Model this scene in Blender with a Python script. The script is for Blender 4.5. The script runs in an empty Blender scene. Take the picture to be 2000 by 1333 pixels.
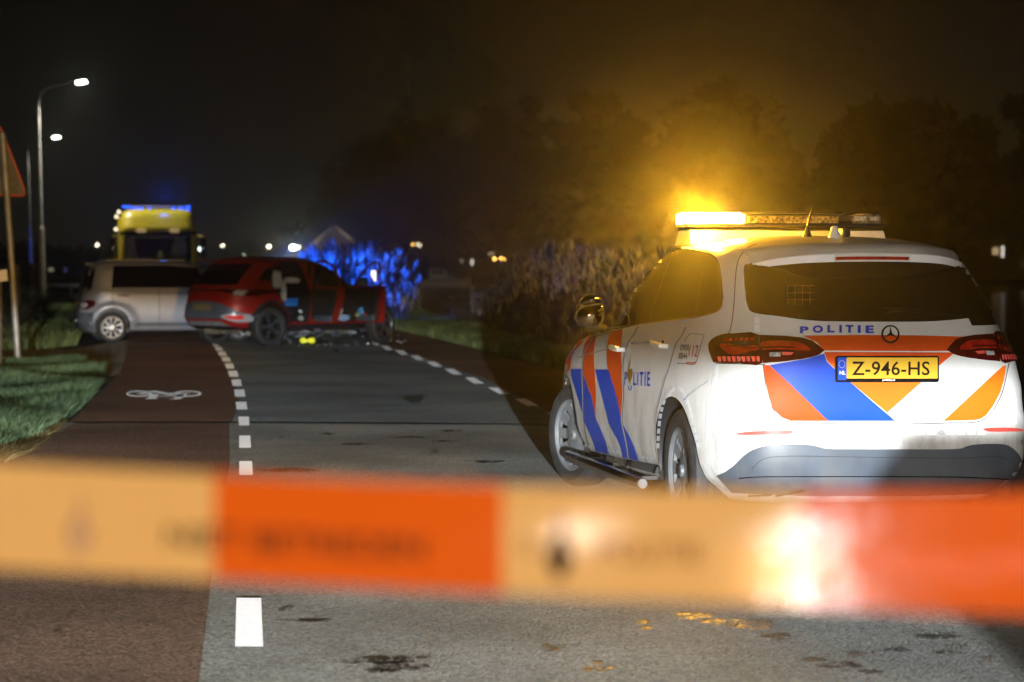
import bpy, bmesh, math, random
import numpy as np
from mathutils import Vector, Matrix
from mathutils.bvhtree import BVHTree
from mathutils.geometry import tessellate_polygon
R = math.radians
random.seed(7)
rng = np.random.default_rng(7)
scene = bpy.context.scene
COL = scene.collection

# ------------------------------------------------------------------ camera, world, exposure
F, HX, HY, H = 4700.0, 1000.0, 519.0, 1.40
cam_d = bpy.data.cameras.new('camera'); cam = bpy.data.objects.new('camera', cam_d); COL.objects.link(cam)
cam.location = (0, 0, H); cam.rotation_euler = (R(90), 0, 0)
cam_d.sensor_width = 36; cam_d.lens = 36 * F / 2000
cam_d.shift_y = -(666.5 - HY) / 2000
cam_d.clip_start = 0.1; cam_d.clip_end = 5000
cam_d.dof.use_dof = True; cam_d.dof.focus_distance = 12.3; cam_d.dof.aperture_fstop = 3.6
scene.camera = cam
scene.view_settings.view_transform = 'Standard'; scene.view_settings.look = 'None'
scene.view_settings.exposure = 0; scene.view_settings.gamma = 1
w = bpy.data.worlds.new('World'); scene.world = w; w.use_nodes = True
nt = w.node_tree; nt.nodes.clear()
wo = nt.nodes.new('ShaderNodeOutputWorld'); bg = nt.nodes.new('ShaderNodeBackground')
tc = nt.nodes.new('ShaderNodeTexCoord'); sx = nt.nodes.new('ShaderNodeSeparateXYZ'); cr = nt.nodes.new('ShaderNodeValToRGB')
nt.links.new(tc.outputs['Generated'], sx.inputs[0]); nt.links.new(sx.outputs['Z'], cr.inputs[0])
nt.links.new(cr.outputs[0], bg.inputs[0]); nt.links.new(bg.outputs[0], wo.inputs[0])
el = cr.color_ramp.elements
el[0].position = 0.0; el[0].color = (0.0150, 0.0143, 0.0108, 1)
el[1].position = 0.125; el[1].color = (0.0028, 0.0026, 0.0018, 1)
bg.inputs[1].default_value = 1.0

def lamp(name, kind, loc, power, color, radius=0.05, rot=None, **kw):
    d = bpy.data.lights.new(name, kind); d.energy = power; d.color = color
    if kind in ('POINT', 'SPOT'): d.shadow_soft_size = radius
    for k, v in kw.items(): setattr(d, k, v)
    o = bpy.data.objects.new(name, d); o.location = loc
    if rot is not None: o.rotation_euler = rot
    COL.objects.link(o); return o
def aim(o, t):
    o.rotation_euler = (Vector(t) - o.location).to_track_quat('-Z', 'Y').to_euler()

# headlamp of the vehicle standing behind the photographer: a beam with a horizontal cut-off and a right-hand edge
HLP = (1.17, -13.4, 1.0)
hl = lamp('headlamp_beam', 'POINT', HLP, 88000.0, (0.90, 0.96, 1.0), 0.07)
hl.data.use_nodes = True
t = hl.data.node_tree; em = t.nodes['Emission']
ge = t.nodes.new('ShaderNodeNewGeometry'); se = t.nodes.new('ShaderNodeSeparateXYZ'); t.links.new(ge.outputs['Incoming'], se.inputs[0])
def mth(tree, op, a, b=None, c=None):
    n = tree.nodes.new('ShaderNodeMath'); n.operation = op
    for i, v in enumerate((a, b, c)):
        if v is None: continue
        if isinstance(v, (int, float)): n.inputs[i].default_value = v
        else: tree.links.new(v, n.inputs[i])
    return n.outputs[0]
def mrange(tree, v, a, b, c, d):
    n = tree.nodes.new('ShaderNodeMapRange'); n.interpolation_type = 'SMOOTHSTEP'
    tree.links.new(v, n.inputs['Value'])
    for k, x in zip(('From Min', 'From Max', 'To Min', 'To Max'), (a, b, c, d)): n.inputs[k].default_value = x
    return n.outputs['Result']
HL_SIGN = 1.0
dx = mth(t, 'MULTIPLY', se.outputs['X'], HL_SIGN); dy = mth(t, 'MULTIPLY', se.outputs['Y'], HL_SIGN); dz = mth(t, 'MULTIPLY', se.outputs['Z'], HL_SIGN)
dyc = mth(t, 'MAXIMUM', dy, 0.001)
az = mth(t, 'DIVIDE', dx, dyc); eln = mth(t, 'DIVIDE', dz, dyc)
low = mrange(t, eln, -0.0175, -0.0155, 1.0, 0.0)
azs = mth(t, 'SUBTRACT', mth(t, 'SUBTRACT', az, mrange(t, eln, -0.030, -0.040, 0.0, 0.0024)), mrange(t, eln, -0.027, -0.017, 0.0, 0.0058))
right = mth(t, 'SUBTRACT', 1.0, mth(t, 'MULTIPLY', low, mrange(t, azs, 0.0237, 0.0253, 0.0, 0.9)))
upper = mrange(t, eln, -0.010, 0.000, 1.0, 0.054)
fwd = mrange(t, dy, 0.3, 0.8, 0.0, 1.0)
t.links.new(mth(t, 'MULTIPLY', mth(t, 'MULTIPLY', right, upper), fwd), em.inputs['Strength'])

# added fill lamps behind the camera
lamp('warm_wide_fill', 'POINT', (-1.3, -13.6, 1.6), 5200.0, (1.0, 0.86, 0.66), 0.30)  # unseen wide fill, lifts the shadowed lane and the upper car
lamp('amber_tape_fill', 'POINT', (0.37, -1.5, 1.03), 290.0, (1.0, 0.38, 0.02), 0.10)  # unseen amber fill, warms the tape and gives it a highlight
# the lit amber module on the police car throws its light outward and upward, little onto its own roof
ab = lamp('amber_beacon_light', 'POINT', (1.065, 13.50, 1.690), 190.0, (1.0, 0.46, 0.006), 0.04)
ab.data.use_nodes = True; t = ab.data.node_tree; em = t.nodes['Emission']
ge = t.nodes.new('ShaderNodeNewGeometry'); se = t.nodes.new('ShaderNodeSeparateXYZ'); t.links.new(ge.outputs['Incoming'], se.inputs[0])
t.links.new(mrange(t, mth(t, 'MULTIPLY', se.outputs['Z'], HL_SIGN), -0.38, 0.08, 0.01, 1.0), em.inputs['Strength'])
lamp('amber_beacon_side_light', 'POINT', (1.02, 13.515, 1.695), 240.0, (1.0, 0.46, 0.02), 0.04)
# the forward-left facing reflector of the same module: a flat fan that reaches the sign, the poles and the truck
fb = lamp('amber_beacon_fan', 'SPOT', (1.10, 13.84, 1.68), 6000.0, (1.0, 0.52, 0.05), 0.04, spot_size=R(34), spot_blend=0.05); aim(fb, (1.10 - 0.44*30, 13.84 + 0.9*30, 1.68))
fb.data.use_nodes = True; t = fb.data.node_tree; em = t.nodes['Emission']
ge = t.nodes.new('ShaderNodeNewGeometry'); se = t.nodes.new('ShaderNodeSeparateXYZ'); t.links.new(ge.outputs['Incoming'], se.inputs[0])
t.links.new(mth(t, 'MULTIPLY', mrange(t, mth(t, 'ABSOLUTE', se.outputs['Z']), 0.05, 0.12, 1.0, 0.0), mth(t, 'MULTIPLY', mrange(t, mth(t, 'MULTIPLY', se.outputs['X'], HL_SIGN), -0.23, -0.18, 1.0, 0.0), mrange(t, mth(t, 'MULTIPLY', se.outputs['Y'], HL_SIGN), 0.5, 0.8, 0.0, 1.0))), em.inputs['Strength'])
# street lamps of the same row, outside the frame
for x, y in ((-8.3, 44.0), (-6.5, 11.0)):
    s = lamp('street_lamp_light', 'SPOT', (x, y, 7.0), 14.0 if y > 20 else 150.0, (1.0, 0.90, 0.74), 0.12, (0, 0, 0), spot_size=R(140), spot_blend=0.6)

# ------------------------------------------------------------------ helpers
def G(px, py, z=0.0):
    Y = F * (H - z) / (py - HY); return Vector(((px - HX) * Y / F, Y, z))
def P(px, py, Y):
    return Vector(((px - HX) * Y / F, Y, H - (py - HY) * Y / F))
def tag(o, label=None, cat=None, group=None, kind=None):
    if label: o['label'] = label
    if cat: o['category'] = cat
    if group: o['group'] = group
    if kind: o['kind'] = kind
    return o
def empty(name, loc, rz=0.0, sc=1.0):
    o = bpy.data.objects.new(name, None); COL.objects.link(o)
    o.location = loc; o.rotation_euler = (0, 0, rz); o.scale = (sc, sc, sc); o.empty_display_size = 0.2
    return o
def make(name, V, Fc, mat, parent=None, smooth=False, sharp=35, mi=None):
    me = bpy.data.meshes.new(name); me.from_pydata([tuple(v) for v in V], [], [tuple(f) for f in Fc])
    mats = mat if isinstance(mat, (list, tuple)) else [mat]
    for m in mats: me.materials.append(m)
    if mi is not None: me.polygons.foreach_set('material_index', mi)
    if smooth:
        me.shade_smooth()
        if sharp: me.set_sharp_from_angle(angle=R(sharp))
    me.update()
    o = bpy.data.objects.new(name, me); COL.objects.link(o)
    if parent is not None: o.parent = parent
    return o
def copy_tree(o, parent=None):
    c = o.copy(); COL.objects.link(c); c.parent = parent
    for ch in [x for x in scene.objects if x.parent == o]: copy_tree(ch, c)
    return c

class MB:
    def __init__(s): s.V = []; s.F = []; s.M = []
    def add(s, V, Fc, m=0):
        b = len(s.V); s.V += [tuple(v) for v in V]; s.F += [tuple(i + b for i in f) for f in Fc]; s.M += [m] * len(Fc); return s
    def box(s, c, d, rot=None, m=0, bev=0.0):
        bm = bmesh.new(); bmesh.ops.create_cube(bm, size=1)
        bmesh.ops.scale(bm, vec=d, verts=bm.verts)
        if bev: bmesh.ops.bevel(bm, geom=bm.edges[:], offset=bev, segments=2, affect='EDGES', profile=0.5)
        if rot is not None: bmesh.ops.transform(bm, matrix=rot.to_4x4(), verts=bm.verts)
        bmesh.ops.translate(bm, vec=c, verts=bm.verts); bm.verts.index_update()
        s.add([v.co[:] for v in bm.verts], [[v.index for v in f.verts] for f in bm.faces], m); bm.free(); return s
    def tube(s, pts, rad, n=10, m=0, cap=True):
        pts = [Vector(p) for p in pts]
        if not hasattr(rad, '__len__'): rad = [rad] * len(pts)
        V = []; Fc = []; up = Vector((0.01, 0.02, 1))
        for i, p in enumerate(pts):
            d = (pts[min(i + 1, len(pts) - 1)] - pts[max(i - 1, 0)]).normalized()
            a = d.cross(up)
            if a.length < 0.05: a = d.cross(Vector((1, 0, 0)))
            a.normalize(); b = d.cross(a)
            for k in range(n):
                an = 2 * math.pi * k / n; V.append(p + (a * math.cos(an) + b * math.sin(an)) * rad[i])
        for i in range(len(pts) - 1):
            for k in range(n):
                k2 = (k + 1) % n; Fc.append((i * n + k, i * n + k2, (i + 1) * n + k2, (i + 1) * n + k))
        if cap: Fc.append(tuple(range(n))); Fc.append(tuple(reversed(range((len(pts) - 1) * n, len(pts) * n))))
        return s.add(V, Fc, m)
    def lathe(s, prof, n=48, axis='y', c=(0, 0, 0), m=0):
        V = []; Fc = []; k = len(prof)
        for j in range(n):
            an = 2 * math.pi * j / n; ca, sa = math.cos(an), math.sin(an)
            for r, y in prof:
                if axis == 'y': V.append((c[0] + r * ca, c[1] + y, c[2] + r * sa))
                elif axis == 'z': V.append((c[0] + r * ca, c[1] + r * sa, c[2] + y))
                else: V.append((c[0] + y, c[1] + r * ca, c[2] + r * sa))
        for j in range(n):
            j2 = (j + 1) % n
            for i in range(k - 1): Fc.append((j * k + i, j * k + i + 1, j2 * k + i + 1, j2 * k + i))
        return s.add(V, Fc, m)
    def prism(s, poly, y0, y1, m=0, f=lambda a, z, y: (a, y, z)):
        n = len(poly); V = [f(a, z, y0) for a, z in poly] + [f(a, z, y1) for a, z in poly]
        tr = tessellate_polygon([[Vector((a, z, 0)) for a, z in poly]])
        Fc = [tuple(x) for x in tr] + [tuple(i + n for i in reversed(x)) for x in tr]
        for i in range(n): j = (i + 1) % n; Fc.append((i, j, j + n, i + n))
        return s.add(V, Fc, m)
    def build(s, name, mat, parent=None, smooth=False, sharp=35):
        o = make(name, s.V, s.F, mat, parent, False, sharp, s.M)
        bm = bmesh.new(); bm.from_mesh(o.data); bmesh.ops.recalc_face_normals(bm, faces=bm.faces); bm.to_mesh(o.data); bm.free()
        if smooth:
            o.data.shade_smooth()
            if sharp: o.data.set_sharp_from_angle(angle=R(sharp))
        return o

# ------------------------------------------------------------------ materials
def mat(name, col=(0.5, 0.5, 0.5), rough=0.5, metal=0.0, spec=0.5, coat=0.0, emit=None, es=0.0, noise=0.0, nscale=8.0,
        bump=0.0, bscale=60.0, bdist=0.01, trans=0.0, alpha=1.0, col2=None, rvar=0.0, detail=4.0):
    m = bpy.data.materials.new(name); m.use_nodes = True; T = m.node_tree; b = T.nodes['Principled BSDF']
    b.inputs['Base Color'].default_value = (*col, 1); b.inputs['Roughness'].default_value = rough
    b.inputs['Metallic'].default_value = metal; b.inputs['Specular IOR Level'].default_value = spec
    b.inputs['Coat Weight'].default_value = coat; b.inputs['Coat Roughness'].default_value = 0.06
    b.inputs['Transmission Weight'].default_value = trans; b.inputs['Alpha'].default_value = alpha
    if emit: b.inputs['Emission Color'].default_value = (*emit, 1); b.inputs['Emission Strength'].default_value = es
    co = T.nodes.new('ShaderNodeTexCoord')
    if noise > 0 or col2 or rvar > 0:
        n = T.nodes.new('ShaderNodeTexNoise'); n.inputs['Scale'].default_value = nscale; n.inputs['Detail'].default_value = detail
        T.links.new(co.outputs['Object'], n.inputs['Vector'])
        r = T.nodes.new('ShaderNodeValToRGB'); T.links.new(n.outputs['Fac'], r.inputs[0])
        c2 = col2 or tuple(c * (1 - noise) for c in col)
        r.color_ramp.elements[0].position = 0.38; r.color_ramp.elements[0].color = (*c2, 1)
        r.color_ramp.elements[1].position = 0.62; r.color_ramp.elements[1].color = (*col, 1)
        T.links.new(r.outputs[0], b.inputs['Base Color'])
        if rvar > 0:
            T.links.new(mrange(T, n.outputs['Fac'], 0.3, 0.7, rough + rvar, rough), b.inputs['Roughness'])
    if bump > 0:
        n = T.nodes.new('ShaderNodeTexNoise'); n.inputs['Scale'].default_value = bscale; n.inputs['Detail'].default_value = 3
        T.links.new(co.outputs['Object'], n.inputs['Vector'])
        bp = T.nodes.new('ShaderNodeBump'); bp.inputs['Strength'].default_value = bump; bp.inputs['Distance'].default_value = bdist
        T.links.new(n.outputs['Fac'], bp.inputs['Height']); T.links.new(bp.outputs[0], b.inputs['Normal'])
    return m

def asphalt(name, c1, c2, stain, bright=1.0, bscale=70.0, stains=True):
    m = bpy.data.materials.new(name); m.use_nodes = True; T = m.node_tree; b = T.nodes['Principled BSDF']
    co = T.nodes.new('ShaderNodeTexCoord')
    vo = T.nodes.new('ShaderNodeTexVoronoi'); vo.inputs['Scale'].default_value = bscale; T.links.new(co.outputs['Object'], vo.inputs['Vector'])
    n1 = T.nodes.new('ShaderNodeTexNoise'); n1.inputs['Scale'].default_value = 28; n1.inputs['Detail'].default_value = 6; T.links.new(co.outputs['Object'], n1.inputs['Vector'])
    n2 = T.nodes.new('ShaderNodeTexNoise'); n2.inputs['Scale'].default_value = 0.45; n2.inputs['Detail'].default_value = 5; n2.inputs['Roughness'].default_value = 0.6; T.links.new(co.outputs['Object'], n2.inputs['Vector'])
    mp = T.nodes.new('ShaderNodeMapping'); mp.inputs['Scale'].default_value = (2.6, 0.9, 1); T.links.new(co.outputs['Object'], mp.inputs['Vector'])
    n3 = T.nodes.new('ShaderNodeTexNoise'); n3.inputs['Scale'].default_value = 1.5; n3.inputs['Detail'].default_value = 4; T.links.new(mp.outputs[0], n3.inputs['Vector'])
    mix = T.nodes.new('ShaderNodeMix'); mix.data_type = 'RGBA'
    T.links.new(mrange(T, vo.outputs['Color'], 0.15, 0.85, 0, 1), mix.inputs['Factor'])
    mix.inputs['A'].default_value = (*c1, 1); mix.inputs['B'].default_value = (*c2, 1)
    m2 = T.nodes.new('ShaderNodeMix'); m2.data_type = 'RGBA'; m2.blend_type = 'MULTIPLY'; m2.inputs['Factor'].default_value = 1.0
    g = T.nodes.new('ShaderNodeCombineColor')
    f = mrange(T, n2.outputs['Fac'], 0.3, 0.7, 0.62, 1.15)
    for i in range(3): T.links.new(f, g.inputs[i])
    T.links.new(mix.outputs['Result'], m2.inputs['A']); T.links.new(g.outputs[0], m2.inputs['B'])
    m3 = T.nodes.new('ShaderNodeMix'); m3.data_type = 'RGBA'
    wet = mrange(T, n3.outputs['Fac'], 0.66, 0.72, 0.0, 0.8 if stains else 0.0)
    T.links.new(wet, m3.inputs['Factor']); T.links.new(m2.outputs['Result'], m3.inputs['A']); m3.inputs['B'].default_value = (*stain, 1)
    T.links.new(m3.outputs['Result'], b.inputs['Base Color']); b.inputs['Diffuse Roughness'].default_value = 1.0
    T.links.new(mth(T, 'SUBTRACT', 0.72, mth(T, 'MULTIPLY', wet, 0.35)), b.inputs['Roughness'])
    bp = T.nodes.new('ShaderNodeBump'); bp.inputs['Strength'].default_value = 1.0; bp.inputs['Distance'].default_value = 0.012
    hh = mth(T, 'ADD', mth(T, 'MULTIPLY', vo.outputs['Distance'], -0.9), mth(T, 'MULTIPLY', n1.outputs['Fac'], 0.5))
    T.links.new(hh, bp.inputs['Height']); T.links.new(bp.outputs[0], b.inputs['Normal'])
    return m

M = {}
M['white'] = mat('white_paint', (0.78, 0.77, 0.735), 0.36, spec=0.35, coat=0.35, noise=0.10, nscale=1.6, bump=0.03, bscale=3)
M['glass'] = mat('tinted_glass', (0.006, 0.006, 0.006), 0.05, spec=0.6)
M['black'] = mat('black_plastic', (0.018, 0.019, 0.022), 0.45, noise=0.3, nscale=5, bump=0.2, bscale=300, bdist=0.001)
M['bumper'] = mat('grey_bumper_plastic', (0.085, 0.105, 0.135), 0.42, noise=0.3, nscale=3, rvar=0.15)
M['gloss_black'] = mat('gloss_black', (0.01, 0.01, 0.01), 0.15, coat=0.5)
M['rubber'] = mat('tyre_rubber', (0.035, 0.035, 0.036), 0.7, noise=0.4, nscale=10, bump=0.3, bscale=120, bdist=0.002)
M['hub'] = mat('silver_hubcap', (0.17, 0.18, 0.19), 0.45, metal=0.15, noise=0.2, nscale=9)
M['orange'] = mat('orange_livery', (0.72, 0.085, 0.012), 0.5, spec=0.15, coat=0.0, noise=0.12, nscale=4)
M['amberfilm'] = mat('amber_orange_livery', (0.80, 0.165, 0.010), 0.5, spec=0.15, coat=0.0, noise=0.1, nscale=4)
M['blue'] = mat('blue_livery', (0.002, 0.07, 0.60), 0.45, spec=0.3, coat=0.1, noise=0.12, nscale=4)
M['letter_blue'] = mat('blue_lettering', (0.01, 0.05, 0.52), 0.45)
M['letter_black'] = mat('black_lettering', (0.015, 0.012, 0.01), 0.9, spec=0.05)
M['letter_red'] = mat('red_lettering', (0.5, 0.02, 0.02), 0.5)
M['letter_white'] = mat('white_lettering', (0.8, 0.8, 0.8), 0.5)
M['gold'] = mat('gold_flame', (0.30, 0.17, 0.02), 0.4)
M['seam'] = mat('panel_gap', (0.03, 0.03, 0.03), 0.6)
M['seam_lit'] = mat('panel_edge_highlight', (0.85, 0.86, 0.88), 0.25, coat=1.0)  # bright line for edge highlights painted beside the dark gaps
M['chrome'] = mat('chrome', (0.62, 0.63, 0.65), 0.12, metal=1.0)
M['lamp_dark'] = mat('smoked_red_lens', (0.07, 0.004, 0.004), 0.08, coat=1.0)
M['lamp_red'] = mat('red_lens', (0.50, 0.018, 0.012), 0.12, coat=1.0, noise=0.5, nscale=30)
M['lamp_pink'] = mat('red_reflector_cells', (0.75, 0.10, 0.08), 0.4, spec=0.2)
M['lamp_clear'] = mat('clear_lens', (0.55, 0.55, 0.53), 0.12, coat=1.0, noise=0.6, nscale=60)
M['yellow_plate'] = mat('yellow_plate', (0.80, 0.46, 0.03), 0.35)
M['retro'] = mat('reflective_white', (0.95, 0.95, 0.97), 0.2, coat=1.0)
M['mirror'] = mat('mirror_glass', (0.16, 0.15, 0.13), 0.05, metal=1.0, bump=0.10, bscale=260, bdist=0.0006, noise=0.7, nscale=240)
M['steel'] = mat('galvanised_steel', (0.34, 0.33, 0.31), 0.5, metal=0.3, noise=0.3, nscale=6)
M['wood'] = mat('weathered_wood', (0.12, 0.09, 0.06), 0.85, noise=0.4, nscale=9, bump=0.4)
M['amber_on'] = mat('lit_amber_lens', (1, 0.5, 0.1), 0.3, emit=(1.0, 0.50, 0.085), es=300.0)
M['retro_text'] = M['retro']

def grime(m, z0, z1, amt, col):
    # road dirt thrown up on the lower body, broken up by noise
    T = m.node_tree; b = T.nodes['Principled BSDF']; co = T.nodes.new('ShaderNodeTexCoord'); s = T.nodes.new('ShaderNodeSeparateXYZ'); T.links.new(co.outputs['Object'], s.inputs[0])
    mp = T.nodes.new('ShaderNodeMapping'); mp.inputs['Scale'].default_value = (5, 5, 1.6); T.links.new(co.outputs['Object'], mp.inputs['Vector'])
    n = T.nodes.new('ShaderNodeTexNoise'); n.inputs['Scale'].default_value = 1.6; n.inputs['Detail'].default_value = 9; n.inputs['Roughness'].default_value = .7; T.links.new(mp.outputs[0], n.inputs['Vector'])
    f = mth(T, 'MULTIPLY', mrange(T, s.outputs['Z'], z0, z1, 1.0, 0.06), mrange(T, n.outputs['Fac'], .38, .68, 0.0, amt))
    mx = T.nodes.new('ShaderNodeMix'); mx.data_type = 'RGBA'; T.links.new(f, mx.inputs['Factor'])
    src = b.inputs['Base Color'].links[0].from_socket if b.inputs['Base Color'].links else None
    if src: T.links.new(src, mx.inputs['A'])
    else: mx.inputs['A'].default_value = b.inputs['Base Color'].default_value[:]
    mx.inputs['B'].default_value = (*col, 1); T.links.new(mx.outputs['Result'], b.inputs['Base Color'])
    T.links.new(mth(T, 'ADD', b.inputs['Roughness'].default_value, mth(T, 'MULTIPLY', f, .4)), b.inputs['Roughness'])
grime(M['white'], .30, 1.0, .75, (.30, .29, .26)); grime(M['bumper'], .2, .6, .6, (.16, .15, .13)); grime(M['blue'], .25, .8, .35, (.10, .12, .20)); grime(M['hub'], 0, .1, .5, (.10, .10, .095))

# ------------------------------------------------------------------ body builder: stacked plan outlines
def quad_curve(n, nq):
    th = np.linspace(0, math.pi / 2, 900); c = np.cos(th) ** (2.0 / n); s = np.sin(th) ** (2.0 / n)
    return c, s
def body_mesh(keys, ns=80, nq=40):
    K = np.array(keys, float); d = np.sqrt((((K[1:, :4] - K[:-1, :4]) * np.array([1, .5, .5, 1])) ** 2).sum(1)) + 1e-4
    tt = np.concatenate([[0], np.cumsum(d)]); m = np.zeros_like(K)
    sl = (K[1:] - K[:-1]) / d[:, None]
    for i in range(1, len(K) - 1):
        a, b = sl[i - 1], sl[i]; ok = (a * b) > 0
        m[i] = np.where(ok, 2 * a * b / np.where(ok, a + b, 1), 0)
    m[0] = sl[0]; m[-1] = sl[-1]
    V = []; ts = np.linspace(0, tt[-1], ns)
    ts = np.unique(np.concatenate([ts, tt]))
    for t_ in ts:
        i = min(max(np.searchsorted(tt, t_) - 1, 0), len(d) - 1); h = d[i]; u = (t_ - tt[i]) / h
        k = (2*u**3-3*u**2+1)*K[i] + (u**3-2*u**2+u)*h*m[i] + (-2*u**3+3*u**2)*K[i+1] + (u**3-u**2)*h*m[i+1]
        z, xr, xf, wd, nr, nf = k; xc = (xr + xf) / 2; L = (xf - xr) / 2
        ring = []
        for (sgx, n, rev) in ((-1, nr, False), (1, nf, True)):
            c, s = quad_curve(n, nq); X = xc + sgx * L * c; Y = wd * s
            al = np.concatenate([[0], np.cumsum(np.hypot(np.diff(X), np.diff(Y)))]); q = np.linspace(0, al[-1], nq + 1)
            X = np.interp(q, al, X); Y = np.interp(q, al, Y)
            if rev: X = X[::-1]; Y = Y[::-1]
            ring.append(np.stack([X, Y], 1)[(1 if rev else 0):])
        left = np.concatenate(ring); right_ = left[::-1][1:-1] * np.array([1, -1])
        rg = np.concatenate([left, right_]); V.append(np.concatenate([rg, np.full((len(rg), 1), z)], 1))
    N = len(V[0]); S = len(V); VV = np.concatenate(V); Fc = []
    for i in range(S - 1):
        for j in range(N):
            j2 = (j + 1) % N; Fc.append((i * N + j2, i * N + j, (i + 1) * N + j, (i + 1) * N + j2))
    Fc.append(tuple(range(N))); Fc.append(tuple(reversed(range((S - 1) * N, S * N))))
    return [tuple(v) for v in VV], Fc
def warp(V, fn): return [fn(*v) for v in V]

def boolean(o, cutters, inner=None):
    for c in cutters:
        md = o.modifiers.new('b', 'BOOLEAN'); md.object = c; md.operation = 'DIFFERENCE'; md.solver = 'EXACT'; md.material_mode = 'TRANSFER'
    dg = bpy.context.evaluated_depsgraph_get(); me = bpy.data.meshes.new_from_object(o.evaluated_get(dg))
    o.modifiers.clear(); o.data = me
    for c in cutters: bpy.data.objects.remove(c)
    me.shade_smooth(); me.set_sharp_from_angle(angle=R(38))

def tess(polys, step):
    """2-D polygon -> finely cut triangles (x, y)"""
    bm = bmesh.new()
    if polys and not isinstance(polys[0][0], (tuple, list)): polys = [polys]
    for poly in polys:
        vs = [bm.verts.new((x, y, 0)) for x, y in poly]
        for tri in tessellate_polygon([[Vector((x, y, 0)) for x, y in poly]]):
            try: bm.faces.new([vs[i] for i in tri])
            except ValueError: pass
    xs = [v.co.x for v in bm.verts]; ys = [v.co.y for v in bm.verts]
    x = math.floor(min(xs) / step) * step + step
    while x < max(xs):
        bmesh.ops.bisect_plane(bm, geom=bm.verts[:] + bm.edges[:] + bm.faces[:], plane_co=(x, 0, 0), plane_no=(1, 0, 0)); x += step
    y = math.floor(min(ys) / step) * step + step
    while y < max(ys):
        bmesh.ops.bisect_plane(bm, geom=bm.verts[:] + bm.edges[:] + bm.faces[:], plane_co=(0, y, 0), plane_no=(0, 1, 0)); y += step
    bm.verts.index_update()
    V = [(v.co.x, v.co.y) for v in bm.verts]; Fc = [[v.index for v in f.verts] for f in bm.faces]; bm.free()
    return V, Fc
def smooth_line(pts, n=6, closed=False):
    out = []; L = len(pts); rg = range(L if closed else L - 1)
    for i in rg:
        g = lambda k: pts[k % L] if closed else pts[min(max(k, 0), L - 1)]
        p0, p1, p2, p3 = g(i - 1), g(i), g(i + 1), g(i + 2)
        for j in range(n):
            u = j / n
            out.append(tuple(0.5 * ((2 * p1[d]) + (-p0[d] + p2[d]) * u + (2*p0[d]-5*p1[d]+4*p2[d]-p3[d]) * u*u + (-p0[d]+3*p1[d]-3*p2[d]+p3[d]) * u**3) for d in range(len(p1))))
    if not closed: out.append(tuple(pts[-1]))
    return out
def ribbon2d(pts, wd):
    L = []; Rr = []
    for i, p in enumerate(pts):
        a = pts[max(i - 1, 0)]; b = pts[min(i + 1, len(pts) - 1)]; dx_, dy_ = b[0] - a[0], b[1] - a[1]; l = math.hypot(dx_, dy_) or 1
        L.append((p[0] - dy_ / l * wd / 2, p[1] + dx_ / l * wd / 2)); Rr.append((p[0] + dy_ / l * wd / 2, p[1] - dx_ / l * wd / 2))
    n = len(pts); return L + Rr, [(i, i + 1, n + i + 1, n + i) for i in range(n - 1)]

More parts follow.
